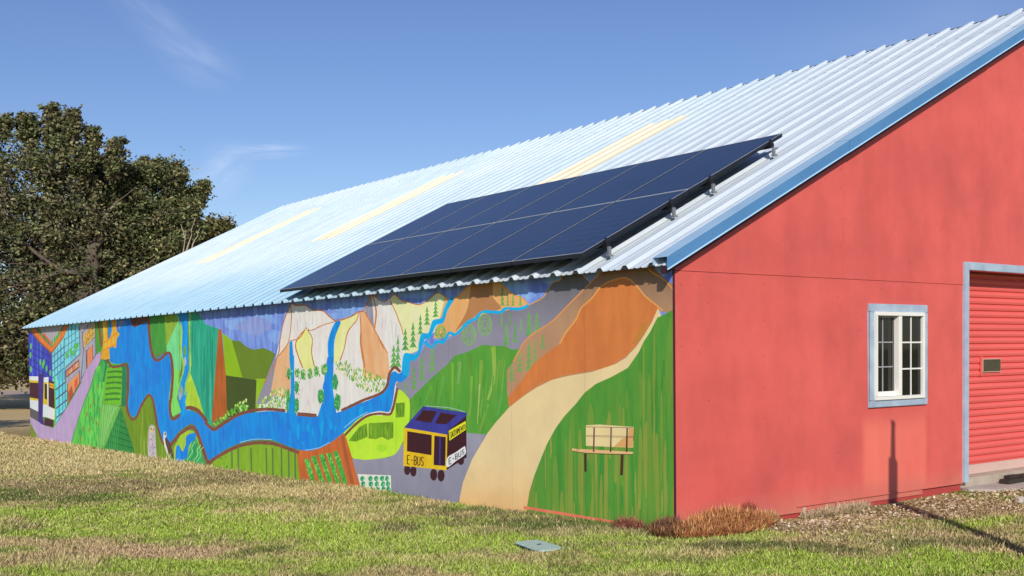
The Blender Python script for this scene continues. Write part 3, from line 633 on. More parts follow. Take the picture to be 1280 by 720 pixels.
# bus
MAR = C(58,24,32); YEL = C(222,182,30); BLU = C(50,52,130)
d = lambda pts: T('d', pts)
for cx,cy,rx,ry in [(90,578,25,41),(138,588,25,43),(297,615,28,48),(355,622,28,48),(510,508,25,32)]: ell(*d([(cx,cy)])[0], rx/6.26, ry/6.26, C(60,30,38), n=16)
stroke(d([(110,585),(120,585)]), 1., C(60,30,38), sm=False)
poly(d([(64,245),(408,297),(400,582),(60,546)]), YEL, C(212,170,25))
poly(d([(408,268),(552,148),(555,480),(398,578)]), MAR)
poly(d([(215,80),(555,130),(555,152),(410,272),(408,303),(65,247)]), BLU, C(60,60,145)); stroke(d([(230,78),(420,92),(540,125)]), .7, C(170,180,190))
poly(d([(215,110),(322,120),(276,210),(150,190)]), MAR); poly(d([(352,128),(478,150),(395,222),(308,215)]), MAR)
poly(d([(90,275),(282,305),(280,463),(88,432)]), MAR); poly(d([(302,310),(392,322),(388,547),(297,540)]), C(50,22,38)); stroke(d([(347,315),(344,545)]), 1.9, C(60,50,130), sm=False)
stroke(d([(408,300),(402,578)]), 1.2, MAR, sm=False)
poly(d([(415,272),(548,195),(550,262),(420,350)]), C(250,222,30)); text('SACRAMENTO', d([(422,285),(546,218),(547,256),(424,335)]), .72, C(60,25,25), .2)
poly(smooth(d([(404,482),(470,440),(535,395),(545,405),(545,455),(470,510),(402,558)]),True,3), C(238,238,240)); text('E-BUS', d([(412,492),(538,412),(540,446),(414,540)]), .95, C(45,40,50), .3)
text('E-BUS', d([(88,462),(222,478),(220,548),(86,530)]), 1.15, C(50,25,25), .3)
# bench
f = lambda pts: T('f', pts)
DK = C(72,38,32)
poly(f([(262,132),(400,125),(745,150),(735,358),(262,338)]), C(234,194,142)); poly(f([(690,160),(740,165),(733,355),(540,350),(620,270),(685,240)]), C(205,155,95))
for ln, w in [([(265,148),(745,158)],.6),([(265,235),(740,243)],.5),([(265,247),(740,255)],.4)]: stroke(f(ln), w, DK, sm=False)
poly(f([(122,362),(180,370),(260,372),(735,398),(728,422),(260,408),(125,388)]), C(230,170,120)); stroke(f([(125,390),(260,410),(480,422),(728,424)]), .7, DK)
for x in (345,515,675): stroke(f([(x,155),(x-6,400)]), 2.0, DK, C(120,90,80), sm=False)
for x in (165,188): stroke(f([(x,368),(x+3,392)]), .5, C(150,80,70), sm=False)
stroke(f([(745,155),(738,290)]), .6, DK, sm=False)
stroke(f([(256,415),(258,597)]), 3., DK, sm=False); stroke(f([(625,425),(618,632)]), 3.6, DK, sm=False)
# coral strip along the sill board
stroke([(655,634.2),(700,641.5),(760,651.5),(816,661)], 3.6, C(235,120,95), C(220,105,80), sm=False)
stroke([(816,661),(850,667)], 3.4, C(150,110,60), sm=False)

def build_mural():
    verts = []; faces = []
    for pts, *_ in POLY:
        i = len(verts); verts += [Vector(p) for p in pts]; faces.append(list(range(i, i+len(pts))))
    ov, oe, of, _, _, orig = delaunay_2d_cdt(verts, [], faces, 0, 1e-4)
    W = [wall_at(v[0], v[1]) for v in ov]
    V = [(-.004, w[0], w[1]) for w in W]
    F = []; ca = []; cb = []
    for k, fc in enumerate(of):
        og = orig[k]
        if 0 not in og: continue
        cx_ = sum(ov[v][0] for v in fc)/len(fc), sum(ov[v][1] for v in fc)/len(fc)
        t = next((j for j in sorted(og, reverse=True) if inside(cx_, POLY[j][0])), 0); pts, a, b2, g = POLY[t]
        F.append(tuple(fc))
        for vi in fc:
            A = np.array(a); B = np.array(b2)
            if g:
                q = min(1, max(0, (ov[vi][1]-g[0])/(g[1]-g[0]))); A = A*(1-q)+np.array(g[2])*q; B = B*(1-q)+np.array(g[2])*q
            ca.append(A); cb.append(B)
    me = bpy.data.meshes.new('mural_wall'); me.from_pydata(V, [], F)
    bm = bmesh.new(); bm.from_mesh(me)
    for nm, arr in (('ColA', ca), ('ColB', cb)):
        pass
    bm.free()
    for nm, arr in (('ColA', ca), ('ColB', cb)):
        at = me.attributes.new(nm, 'FLOAT_COLOR', 'CORNER')
        cc = np.ones((len(arr), 4), dtype=np.float32); cc[:, :3] = np.array(arr); at.data.foreach_set('color', cc.ravel())
    # normals should look towards -X
    if len(me.polygons) and me.polygons[0].normal.x > 0: me.flip_normals()
    print('mural faces', len(F), 'polys', len(POLY))
    return me
mm, nt, bs = new_mat('mural_paint')
aA = N(nt, 'ShaderNodeAttribute', attribute_name='ColA'); aB = N(nt, 'ShaderNodeAttribute', attribute_name='ColB')
tc = N(nt, 'ShaderNodeTexCoord'); mp = N(nt, 'ShaderNodeMapping'); mp.inputs['Scale'].default_value = (1, 7, 1.8)
nt.links.new(tc.outputs['Object'], mp.inputs[0])
nz = N(nt, 'ShaderNodeTexNoise'); nz.inputs['Scale'].default_value = 1.3; nz.inputs['Detail'].default_value = 5; nt.links.new(mp.outputs[0], nz.inputs['Vector'])
rp = N(nt, 'ShaderNodeValToRGB'); rp.color_ramp.elements[0].position = .38; rp.color_ramp.elements[1].position = .62; nt.links.new(nz.outputs[0], rp.inputs[0])
m1 = N(nt, 'ShaderNodeMix', data_type='RGBA'); nt.links.new(rp.outputs[0], m1.inputs[0]); nt.links.new(aA.outputs['Color'], m1.inputs[6]); nt.links.new(aB.outputs['Color'], m1.inputs[7])
n2 = N(nt, 'ShaderNodeTexNoise'); n2.inputs['Scale'].default_value = 2.1; n2.inputs['Detail'].default_value = 9; n2.inputs['Roughness'].default_value = .65; nt.links.new(tc.outputs['Object'], n2.inputs['Vector'])
r2 = N(nt, 'ShaderNodeValToRGB'); r2.color_ramp.elements[0].position = .3; r2.color_ramp.elements[1].position = .7
r2.color_ramp.elements[0].color = (.90,.90,.90,1); r2.color_ramp.elements[1].color = (1.06,1.06,1.05,1); nt.links.new(n2.outputs[0], r2.inputs[0])
m2 = N(nt, 'ShaderNodeMix', data_type='RGBA', blend_type='MULTIPLY'); m2.inputs[0].default_value = 1
nt.links.new(m1.outputs[2], m2.inputs[6]); nt.links.new(r2.outputs[0], m2.inputs[7])
# board joints every 1.22 m, hairline
sx = N(nt, 'ShaderNodeSeparateXYZ'); nt.links.new(tc.outputs['Object'], sx.inputs[0])
md = N(nt, 'ShaderNodeMath', operation='MODULO'); md.inputs[1].default_value = 1.22; nt.links.new(sx.outputs[1], md.inputs[0])
lt = N(nt, 'ShaderNodeMath', operation='LESS_THAN'); lt.inputs[1].default_value = .006; nt.links.new(md.outputs[0], lt.inputs[0])
mj = N(nt, 'ShaderNodeMath', operation='MULTIPLY'); mj.inputs[1].default_value = .35; nt.links.new(lt.outputs[0], mj.inputs[0])
m3 = N(nt, 'ShaderNodeMix', data_type='RGBA', blend_type='MULTIPLY'); m3.inputs[7].default_value = (.35,.33,.33,1)
nt.links.new(mj.outputs[0], m3.inputs[0]); nt.links.new(m2.outputs[2], m3.inputs[6]); nt.links.new(m3.outputs[2], bs.inputs['Base Color'])
bs.inputs['Roughness'].default_value = .62; bs.inputs['Specular IOR Level'].default_value = .3
bp = N(nt, 'ShaderNodeBump'); bp.inputs['Strength'].default_value = .25; bp.inputs['Distance'].default_value = .004; nt.links.new(nz.outputs[0], bp.inputs['Height']); nt.links.new(bp.outputs[0], bs.inputs['Normal'])
mural = link('mural_wall', build_mural(), mm, barn)
tag(mural, 'side wall painted with a mural of river, mountains, fields, town, bus and bench')

# --- gable
RED = (.60,.095,.082)
rm, nt, bs = new_mat('red_paint')
tc = N(nt, 'ShaderNodeTexCoord')
def noise(scale, st, det=5, rough=.55):
    mp = N(nt, 'ShaderNodeMapping'); mp.inputs['Scale'].default_value = st; nt.links.new(tc.outputs['Object'], mp.inputs[0])
    n = N(nt, 'ShaderNodeTexNoise'); n.inputs['Scale'].default_value = scale; n.inputs['Detail'].default_value = det; n.inputs['Roughness'].default_value = rough; nt.links.new(mp.outputs[0], n.inputs['Vector']); return n
def ramp(src, p0, c0, p1, c1):
    r = N(nt, 'ShaderNodeValToRGB'); e = r.color_ramp.elements; e[0].position = p0; e[0].color = (*c0, 1); e[1].position = p1; e[1].color = (*c1, 1); nt.links.new(src, r.inputs[0]); return r
n1 = noise(1.3, (1,1,.8), 8, .62); n2 = noise(1.1, (2.6,1,.5), 6); n3 = noise(60, (1,1,1), 2)
ra = ramp(n1.outputs[0], .35, (.76,.134,.112), .72, (.56,.098,.084))
rb = ramp(n2.outputs[0], .40, (1,1,1), .75, (.93,.88,.87))
rc = ramp(n3.outputs[0], .3, (.96,.95,.95), .7, (1.02,1.02,1.02))
ma = N(nt, 'ShaderNodeMix', data_type='RGBA', blend_type='MULTIPLY'); ma.inputs[0].default_value = 1; nt.links.new(ra.outputs[0], ma.inputs[6]); nt.links.new(rb.outputs[0], ma.inputs[7])
mb_ = N(nt, 'ShaderNodeMix', data_type='RGBA', blend_type='MULTIPLY'); mb_.inputs[0].default_value = 1; nt.links.new(ma.outputs[2], mb_.inputs[6]); nt.links.new(rc.outputs[0], mb_.inputs[7])
# sun-bleached, rain-washed patch under the window: x 2.75..3.75, z < .93
sp = N(nt, 'ShaderNodeSeparateXYZ'); nt.links.new(tc.outputs['Object'], sp.inputs[0])
def band(sock, a, b, soft):
    m = N(nt, 'ShaderNodeMapRange', interpolation_type='SMOOTHSTEP'); m.inputs[1].default_value = a; m.inputs[2].default_value = a+soft; nt.links.new(sock, m.inputs[0])
    k = N(nt, 'ShaderNodeMapRange', interpolation_type='SMOOTHSTEP'); k.inputs[1].default_value = b-soft; k.inputs[2].default_value = b; k.inputs[3].default_value = 1; k.inputs[4].default_value = 0; nt.links.new(sock, k.inputs[0])
    q = N(nt, 'ShaderNodeMath', operation='MULTIPLY'); nt.links.new(m.outputs[0], q.inputs[0]); nt.links.new(k.outputs[0], q.inputs[1]); return q
bx = band(sp.outputs[0], 2.72, 3.98, .12); bz = band(sp.outputs[2], -.1, .95, .3)
q = N(nt, 'ShaderNodeMath', operation='MULTIPLY'); nt.links.new(bx.outputs[0], q.inputs[0]); nt.links.new(bz.outputs[0], q.inputs[1])
q2 = N(nt, 'ShaderNodeMath', operation='MULTIPLY'); nt.links.new(q.outputs[0], q2.inputs[0]); nt.links.new(n2.outputs[0], q2.inputs[1])
mc = N(nt, 'ShaderNodeMix', data_type='RGBA'); mc.inputs[7].default_value = (.88,.22,.15,1); nt.links.new(q2.outputs[0], mc.inputs[0]); nt.links.new(mb_.outputs[2], mc.inputs[6])
nm = noise(5, (1,1,1.), 6, .65)
mud = N(nt, 'ShaderNodeMapRange'); mud.inputs[1].default_value = .20; mud.inputs[2].default_value = -.05; nt.links.new(sp.outputs[2], mud.inputs[0])
mdd = N(nt, 'ShaderNodeMath', operation='MULTIPLY'); nt.links.new(mud.outputs[0], mdd.inputs[0]); nt.links.new(nm.outputs[0], mdd.inputs[1])
mud_m = N(nt, 'ShaderNodeMix', data_type='RGBA'); mud_m.inputs[7].default_value = (.50,.22,.15,1); nt.links.new(mdd.outputs[0], mud_m.inputs[0]); nt.links.new(mc.outputs[2], mud_m.inputs[6])
nt.links.new(mud_m.outputs[2], bs.inputs['Base Color']); bs.inputs['Roughness'].default_value = .62; bs.inputs['Specular IOR Level'].default_value = .35
bp = N(nt, 'ShaderNodeBump'); bp.inputs['Strength'].default_value = .22; bp.inputs['Distance'].default_value = .005; nt.links.new(n2.outputs[0], bp.inputs['Height']); nt.links.new(bp.outputs[0], bs.inputs['Normal'])

mb = MB(); BW = 2*RX
wx0, wx1, wz0, wz1 = 2.859+.06, 3.916-.06, .9395+.06, 2.037-.06     # window hole
dx0, dx1, dzt = 4.735, 8.4, 2.455                                    # door hole
TH = .12
def prism_xz(pts, y0, y1, mi=0):
    mb.face([(x, y0, z) for x, z in pts], mi); mb.face([(x, y1, z) for x, z in pts[::-1]], mi)
    for i in range(len(pts)):
        (xa, za), (xb, zb) = pts[i], pts[(i+1) % len(pts)]; mb.face([(xa,y0,za),(xa,y1,za),(xb,y1,zb),(xb,y0,zb)], mi)
def wtop(x): return WT + SL*(x if x <= RX else 2*RX-x) - .004
# lower boards
for (a, b_, z0, z1) in [(.0,wx0,-.06,ZS-.004),(wx0,wx1,-.06,wz0),(wx0,wx1,wz1,ZS-.004),(wx1,dx0,.0,ZS-.004),(dx0,dx1,dzt,ZS+.25),(dx1,BW,-.06,ZS-.004)]:
    if (a, b_) == (dx0, dx1): continue
    prism_xz([(a,z0),(b_,z0),(b_,z1),(a,z1)], 0, TH)
# upper boards, 5 mm proud, with vertical joints
cuts = [0, 2.44, dx0, 7.0, RX]
ups = [(0,2.438),(2.442,dx0),(dx0,6.0-.002),(6.002,RX),(RX,dx1),(dx1,11.0),(11.004,BW)]
for (a, b_) in ups:
    zb = ZS if not (a >= dx0-.01 and b_ <= dx1+.01) else dzt
    prism_xz([(a,zb),(b_,zb),(b_,wtop(b_)),(a,wtop(a))], -.006, TH-.01)
gable = mb.build('gable_wall', rm, barn)
tag(gable, 'plain red painted gable end wall of plywood sheets')
for (nx_, nz_) in [(.10,2.16),(.33,2.16),(.45,2.0),(.1,1.6),(.33,1.55),(.45,1.1),(1.22,1.5),(1.22,1.2),(1.22,.9),(1.22,2.2),(1.22,1.85),(2.36,2.1),(2.36,1.6),(2.36,1.1),(2.36,.5),(2.40,2.6),(2.48,2.9),(2.40,3.2),(2.40,3.4),(3.6,2.5),(3.6,3.2),(4.2,2.9),(2.70,1.75),(4.45,1.9),(4.45,1.3),(4.45,.7),(3.7,2.20),(3.1,2.20),(5.2,3.4),(5.96,4.2),(6.04,4.5)]:
    nb = MB(); yq = -.006 if nz_ > ZS else 0.; nb.tube([(nx_, yq+.001, nz_), (nx_, yq-.002, nz_)], .006, 8); nb.build('nail_head', bpy.data.materials.get('nail_rust') or simple_mat('nail_rust', (.34,.07,.06), None, 9, .7), barn)
# ledge, foundation
fm = simple_mat('foundation_paint', (.50,.06,.05), (.36,.05,.045), 5, .7, bump=.4)
mb = MB()
xs = np.linspace(1.72, 4.64, 14)
for i in range(13): mb.hexa([(xs[i],.012,-.25),(xs[i+1],.012,-.25),(xs[i],TH,-.25),(xs[i+1],TH,-.25),(xs[i],.012,-.004),(xs[i+1],.012,-.004),(xs[i],TH,-.004),(xs[i+1],TH,-.004)])
mb.build('foundation', fm, barn); mb = MB(); mb.box(.02,1.72,.02,TH,-.3,-.064); mb.build('foundation', fm, barn)
mb = MB(); mb.box(8.4,BW,.012,TH,-.4,-.004); mb.build('foundation', fm, barn)
mb = MB(); mb.box(1.70,4.64,-.016,-.001,-.004,.012); mb.build('sill_board', rm, barn, bevel=.003)
# torn pale board end
wm = simple_mat('bare_wood', (.62,.55,.45), (.45,.36,.28), 20, .8, bump=.5)
mb = MB(); mb.hexa([(1.735,-.03,-.09),(1.775,-.03,-.09),(1.735,-.012,-.09),(1.775,-.012,-.09),(1.79,-.03,-.01),(1.815,-.03,-.015),(1.79,-.012,-.01),(1.815,-.012,-.015)])
mb.hexa([(1.70,-.035,-.10),(1.80,-.035,-.105),(1.70,-.012,-.10),(1.80,-.012,-.105),(1.73,-.03,-.085),(1.785,-.03,-.088),(1.73,-.012,-.085),(1.785,-.012,-.088)])
mb.build('splintered_board_end', wm, barn)
# other walls
mb = MB(); 
mb.box(.004,TH,0.0+TH,LEN-.12,-.9,WT)      # core behind mural
mb.build('side_wall', rm, barn)
mb = MB(); mb.box(BW-TH,BW,TH,LEN-.12-TH,-1.0,WT); mb.build('side_wall', rm, barn)
mb = MB(); prism_xz([(0.004,-.95),(BW,-.95),(BW,WT-.004),(RX,wtop(RX)),(.004,WT-.004)], LEN-.12-TH+.002, LEN-.12); mb.build('end_wall', rm, barn)
# corner trim, dark maroon
dm = simple_mat('maroon_trim_and_shade', (.055,.012,.018), (.04,.01,.015), 8, .6)
mb = MB(); mb.box(-.006,.012,-.014,-.0065,-.07,WT-.02); mb.build('corner_trim', dm, barn)
# dark strip standing in for the shadow and shaded underside of the rake trim
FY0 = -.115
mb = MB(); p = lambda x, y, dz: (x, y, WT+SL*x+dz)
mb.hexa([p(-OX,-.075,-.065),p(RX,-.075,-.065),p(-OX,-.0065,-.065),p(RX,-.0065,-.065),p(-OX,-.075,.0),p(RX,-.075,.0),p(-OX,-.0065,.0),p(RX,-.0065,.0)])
mb.build('rake_shade_strip', dm, barn)

# --- roof
PIT = .3515; R0 = .8418
def profile(h=RIBH):
    pts = []
    y = -.09
    # per pitch: rib centre at R0 - .02
    k0 = math.floor((y-R0)/PIT)-1
    seq = [(-.055,0),(-.022,h),(.022,h),(.055,0),(.115,0),(.127,.007),(.143,.007),(.155,0),(.196,0),(.208,.007),(.224,.007),(.236,0)]
    for k in range(k0, int((LEN+.15-R0)/PIT)+2):
        for dy, z in seq:
            yy = R0-.022+k*PIT+dy
            if -.09 <= yy <= LEN+.02: pts.append((yy, z))
    return [(-.09, 0)]+pts+[(LEN+.02, 0)]
PR = profile()
roofm, nt, bs = new_mat('roof_sheet')
tc = N(nt, 'ShaderNodeTexCoord')
n1 = noise(.30, (1,1,1), 4); n2 = noise(2.2, (.35,3,1), 8, .68); n4 = noise(1.1, (.12,2.844,0), 1)
ra = ramp(n1.outputs[0], .38, (.63,.77,.84), .62, (.71,.81,.86))
rb = ramp(n2.outputs[0], .32, (.87,.89,.91), .60, (1.04,1.03,1.02))
sp = N(nt, 'ShaderNodeSeparateXYZ'); nt.links.new(tc.outputs['Object'], sp.inputs[0])
# bluer towards the eave; near bays blend to a paler grey-white
mr = N(nt, 'ShaderNodeMapRange', interpolation_type='SMOOTHSTEP'); mr.inputs[1].default_value = .2; mr.inputs[2].default_value = 2.4; nt.links.new(sp.outputs[0], mr.inputs[0])
mxb = N(nt, 'ShaderNodeMix', data_type='RGBA'); mxb.inputs[6].default_value = (.42,.64,.77,1); nt.links.new(mr.outputs[0], mxb.inputs[0]); nt.links.new(ra.outputs[0], mxb.inputs[7])
mn = N(nt, 'ShaderNodeMapRange', interpolation_type='SMOOTHSTEP'); mn.inputs[1].default_value = 1.; mn.inputs[2].default_value = 9.; nt.links.new(sp.outputs[1], mn.inputs[0])
mxc = N(nt, 'ShaderNodeMix', data_type='RGBA'); mxc.inputs[6].default_value = (.66,.73,.78,1); nt.links.new(mn.outputs[0], mxc.inputs[0]); nt.links.new(mxb.outputs[2], mxc.inputs[7])
mxd = N(nt, 'ShaderNodeMix', data_type='RGBA', blend_type='MULTIPLY'); mxd.inputs[0].default_value = 1; nt.links.new(mxc.outputs[2], mxd.inputs[6]); nt.links.new(rb.outputs[0], mxd.inputs[7])
nt.links.new(mxd.outputs[2], bs.inputs['Base Color']); bs.inputs['Roughness'].default_value = .42; bs.inputs['Specular IOR Level'].default_value = .5; bs.inputs['Metallic'].default_value = .15

def sheet(pr, x0, x1, dz, sgn=1, t=.003, x0f=None, x1f=None):
    m = MB(); f_ = lambda x: ZE0-RIBH+SL*x
    n = len(pr); v = []
    X = lambda x: x if sgn > 0 else 2*RX-x
    for i, (y, h) in enumerate(pr):
        a = x0f(y) if x0f else x0; b_ = x1f(y) if x1f else x1
        v += [(X(a), y, f_(a)+h+dz), (X(b_), y, f_(b_)+h+dz), (X(a), y, f_(a)+h+dz-t), (X(b_), y, f_(b_)+h+dz-t)]
    m.v = v
    for i in range(n-1):
        a, b_ = 4*i, 4*(i+1)
        for fc in [(a, a+1, b_+1, b_), (a+2, b_+2, b_+3, a+3), (a, b_, b_+2, a+2), (a+1, a+3, b_+3, b_+1)]: m.f.append(fc); m.m.append(0)
    m.f.append((0, 2, 3, 1)); m.m.append(0); e = 4*(n-1); m.f.append((e, e+1, e+3, e+2)); m.m.append(0)
    return m
_st = [random.uniform(-.04, .04) for _ in range(60)]
jag = lambda y: 6.45+.03*_st[int((y+.5)/1.0) % 60]*10
roof = sheet(PR, -OX, 6.6, 0).build('roof', roofm, barn)
tag(roof, 'pale blue ribbed metal roof')
up_s = sheet(PR, 6.3, RX+.01, .006, x0f=jag, x1f=lambda y: RX+.02+_st[int((y+.5)/1.05) % 60]*.35).build('upper_sheet', roofm, roof)
sheet(PR, -OX, RX-.01, -.01, sgn=-1).build('rear_sheet', roofm, roof)
dk = simple_mat('dark_flashing_and_shade', (.05,.055,.065), (.03,.03,.035), 6, .5)
mb = MB(); zr = ZE0+SL*RX
mb.hexa([(RX-.05,-.08,zr-.09),(RX+.03,-.08,zr-.09),(RX-.05,LEN,zr-.09),(RX+.03,LEN,zr-.09),(RX-.01,-.08,zr-.024),(RX+.03,-.08,zr-.024),(RX-.01,LEN,zr-.024),(RX+.03,LEN,zr-.024)])
mb.build('ridge_board', dk, roof)
# roof lights
slm = simple_mat('fibreglass_cream', (.80,.68,.47), (.84,.77,.62), 2.2, .5, stretch=(.3,3,1), fac=.4)
def strip(y0, y1, x0, x1):
    pr = [q for q in PR if y0 <= q[0] <= y1]
    return sheet(pr, x0, x1, .005).build('skylight_strip', slm, roof)
strip(5.35, 6.45, 2.6, 5.95); strip(11.8, 12.75, 2.75, 5.9); strip(18.3, 19.2, 2.75, 5.8)
# fixings along the eave and on the ribs
scm = simple_mat('screw_zinc', (.35,.38,.40), None, 10, .4, metal=.6)
# dark sheets coloured as the shade inside the open rib ends at the eave
for i, (y, h) in enumerate(PR):
    if h > .03 and i+1 < len(PR) and PR[i+1][1] > .03:
        yc = (y+PR[i+1][0])/2; x = -OX+.012; z = ZE0-RIBH+SL*x; mb = MB()
        mb.face([(x, yc-.05, z-.004), (x, yc+.05, z-.004), (x, yc+.02, z+RIBH-.004), (x, yc-.02, z+RIBH-.004)]); mb.build('rib_end_shade', dk, roof)
# rake trim: capped flashing in three lengths
bm_ = simple_mat('blue_flashing', C(84,134,180,.85), C(74,122,168,.85), 3, .4, stretch=(.4,1,1), metal=.1)
bm2 = simple_mat('blue_flashing_lip', C(165,195,218,.95), C(150,182,208,.95), 3, .4)
rt_o = empty('rake_trim', (0,0,0), barn)
ZF = 2.372
def rake(x0, x1, oy, gz_):
    f2 = lambda x: ZF+SL*x
    m = MB(); t = .004
    y = -.108-oy; hgt = .105
    # face
    m.hexa([(x0,y,f2(x0)),(x1,y,f2(x1)),(x0,y+t,f2(x0)),(x1,y+t,f2(x1)),(x0,y,f2(x0)+hgt+gz_),(x1,y,f2(x1)+hgt+gz_),(x0,y+t,f2(x0)+hgt+gz_),(x1,y+t,f2(x1)+hgt+gz_)])
    # top flange leaning back onto the ribs
    m.build('flashing', bm_, rt_o); m = MB(); yt = .075; ht = hgt+gz_
    m.hexa([(x0,y,f2(x0)+ht+.001),(x1,y,f2(x1)+ht+.001),(x0,yt,f2(x0)+ht+.001),(x1,yt,f2(x1)+ht+.001),(x0,y,f2(x0)+ht+t),(x1,y,f2(x1)+ht+t),(x0,yt,f2(x0)+ht+t),(x1,yt,f2(x1)+ht+t)])
    m.hexa([(x0,yt-t,zroof(x0)-.02),(x1,yt-t,zroof(x1)-.02),(x0,yt,zroof(x0)-.02),(x1,yt,zroof(x1)-.02),(x0,yt-t,f2(x0)+ht),(x1,yt-t,f2(x1)+ht),(x0,yt,f2(x0)+ht),(x1,yt,f2(x1)+ht)])
    m.build('cap_flange', bm2, rt_o)
    m = MB()
    m.hexa([(x0,y-.010,f2(x0)-.012),(x1,y-.010,f2(x1)-.012),(x0,y+.0,f2(x0)-.012),(x1,y+.0,f2(x1)-.012),(x0,y-.002,f2(x0)-.0),(x1,y-.002,f2(x1)-.0),(x0,y+.0,f2(x0)-.0),(x1,y+.0,f2(x1)-.0)])
    m.build('drip_edge', bm2, rt_o)
    for xx in np.arange(x0+.15, x1, .42):
        m = MB(); m.box(xx-.006,xx+.006,y-.004,y,f2(xx)+.05,f2(xx)+.062); m.build('rivet', scm, rt_o)
rake(-OX-.02, 2.42, 0, 0); rake(2.405, 5.05, .006, .006); rake(5.03, RX, .0, -.0)

# --- window
win = empty('window', (wx0, 0, wz0), barn); 
def off(o, par): o.location = (-par.location.x, -par.location.y, -par.location.z); return o
trm = simple_mat('pale_grey_trim', C(172,188,203,.95), C(145,163,182,.95), 6, .6, stretch=(1,1,1), bump=.25, fac=.4)
vin = simple_mat('white_vinyl', (.84,.82,.76), (.80,.78,.72), 3, .4)
vin2 = simple_mat('dimmed_vinyl', (.40,.40,.42), None, 3, .5)  # white vinyl dimmed by colour for the recessed left sash
X0, X1, Z0, Z1 = 2.859, 3.916, .9395, 2.037
mb = MB(); w = .085; yf, yb = -.026, -.0
mb.box(X0,X1,yf,yb,Z1-.085,Z1); mb.box(X0,X1,yf,yb,Z0,Z0+.075); mb.box(X0,X0+w,yf,yb,Z0+.075,Z1-.085); mb.box(X1-w+.01,X1,yf,yb,Z0+.075,Z1-.085)
off(mb.build('window_trim', trm, win, bevel=.004), win)
fx0, fx1, fz0, fz1 = X0+w, X1-w+.01, Z0+.075, Z1-.085
mb = MB(); w = .038; yf, yb = -.045, .06
mb.box(fx0,fx1,yf,yb,fz1-w,fz1); mb.box(fx0,fx1,yf,yb,fz0,fz0+w); mb.box(fx0,fx0+w,yf,yb,fz0+w,fz1-w); mb.box(fx1-w,fx1,yf,yb,fz0+w,fz1-w)
xm = (fx0+fx1)/2; mb.box(xm-.03,xm+.03,-.038,yb,fz0+w,fz1-w)
off(mb.build('window_frame', vin, win, bevel=.003), win)
# fixed right light
gl, nt, bs = new_mat('window_glass'); bs.inputs['Base Color'].default_value = (.02,.022,.02,1); bs.inputs['Roughness'].default_value = .03; bs.inputs['Transmission Weight'].default_value = .55; bs.inputs['IOR'].default_value = 1.5
def light_(xa, xb, za, zb, yg, mat, mw):
    sash = empty('sash', (0,0,0), win); off(sash, win)
    m = MB(); m.box(xa,xb,yg,yg+.005,za,zb); m.build('glass', gl, sash)
    m = MB(); xc = (xa+xb)/2; m.box(xc-mw/2,xc+mw/2,yg-.008,yg-.001,za,zb)
    for q in (1/3, 2/3):
        zc = za+(zb-za)*q
        m.box(xa,xc-mw/2,yg-.008,yg-.001,zc-mw/2,zc+mw/2); m.box(xc+mw/2,xb,yg-.008,yg-.001,zc-mw/2,zc+mw/2)
    m.build('muntins', mat, sash); return sash
light_(xm+.03, fx1-w, fz0+w, fz1-w, -.012, vin, .016)
sh = light_(fx0+w+.005, xm-.06, fz0+w+.05, fz1-w-.02, .03, vin2, .012)
m = MB(); m.box(fx0+w,xm-.03,.022,.05,fz0+w,fz0+w+.05); m.build('sash_rail', vin, sh)
m = MB(); m.box(xm-.06,xm-.031,.022,.05,fz0+w+.051,fz1-w-.021); m.build('meeting_stile', simple_mat('shaded_vinyl', (.09,.085,.085), None, 3, .5), sh)  # vinyl coloured dark to read as the shaded gap beside the post
m = MB(); m.box(fx0+w,xm-.03,.022,.05,fz1-w-.02,fz1-w); m.build('sash_top_rail', vin2, sh)
# near-black box behind the window, its colour standing in for the unlit room
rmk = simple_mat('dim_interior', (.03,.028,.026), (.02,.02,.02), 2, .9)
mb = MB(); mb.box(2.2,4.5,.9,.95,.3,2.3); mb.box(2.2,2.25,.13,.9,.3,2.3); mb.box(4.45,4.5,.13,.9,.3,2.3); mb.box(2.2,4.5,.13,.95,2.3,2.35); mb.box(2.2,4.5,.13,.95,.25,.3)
mb.build('room_shade_box', rmk, barn)
cm = simple_mat('olive_reflection', (.14,.15,.09), (.10,.11,.06), 6, .9)  # olive folds coloured as the band reflected in the right panes
m = MB(); n = 14
for i in range(n):
    xa = fx1-w-.115+.12*i/n; xb = fx1-w-.115+.12*(i+1)/n; ya = .1+.012*(i % 2); yb_ = .1+.012*((i+1) % 2)
    m.face([(xa,ya,fz0-.05),(xb,yb_,fz0-.05),(xb,yb_,fz1),(xa,ya,fz1)])
off(m.build('reflection_band', cm, win), win)

# --- roller door
dr = empty('roller_door', (dx0, .22, .15), barn); 
dm2 = simple_mat('door_red', (.80,.135,.115), (.72,.115,.10), 2, .5, stretch=(.4,1,3))
m = MB(); zz = .16; sp_ = .0795
prof = []
zt = dzt+.12
z = zz
while z < zt:
    prof += [(.222, z), (.236, z+.008), (.236, z+.016), (.218, z+.024), (.212, z+sp_*.62), (.218, z+sp_-.006)]; z += sp_
for i in range(len(prof)-1):
    (ya, za), (yb_, zb) = prof[i], prof[i+1]; m.face([(dx0,ya,za),(dx1,ya,za),(dx1,yb_,zb),(dx0,yb_,zb)])
m.box(dx0,dx1,.24,.25,zz,zt)
off(m.build('slat_curtain', dm2, dr), dr)
sillm = simple_mat('faded_pink_board', (.66,.42,.36), (.56,.42,.34), 6, .8, bump=.3, stretch=(.5,1,1))
m = MB(); m.box(dx0,dx1,.195,.245,.045,.158); off(m.build('bottom_rail', sillm, dr, bevel=.004), dr)
m = MB(); px, pz = 5.0, 0
brm = simple_mat('bronze_plate', (.16,.13,.07), (.10,.085,.05), 9, .45, metal=.5)
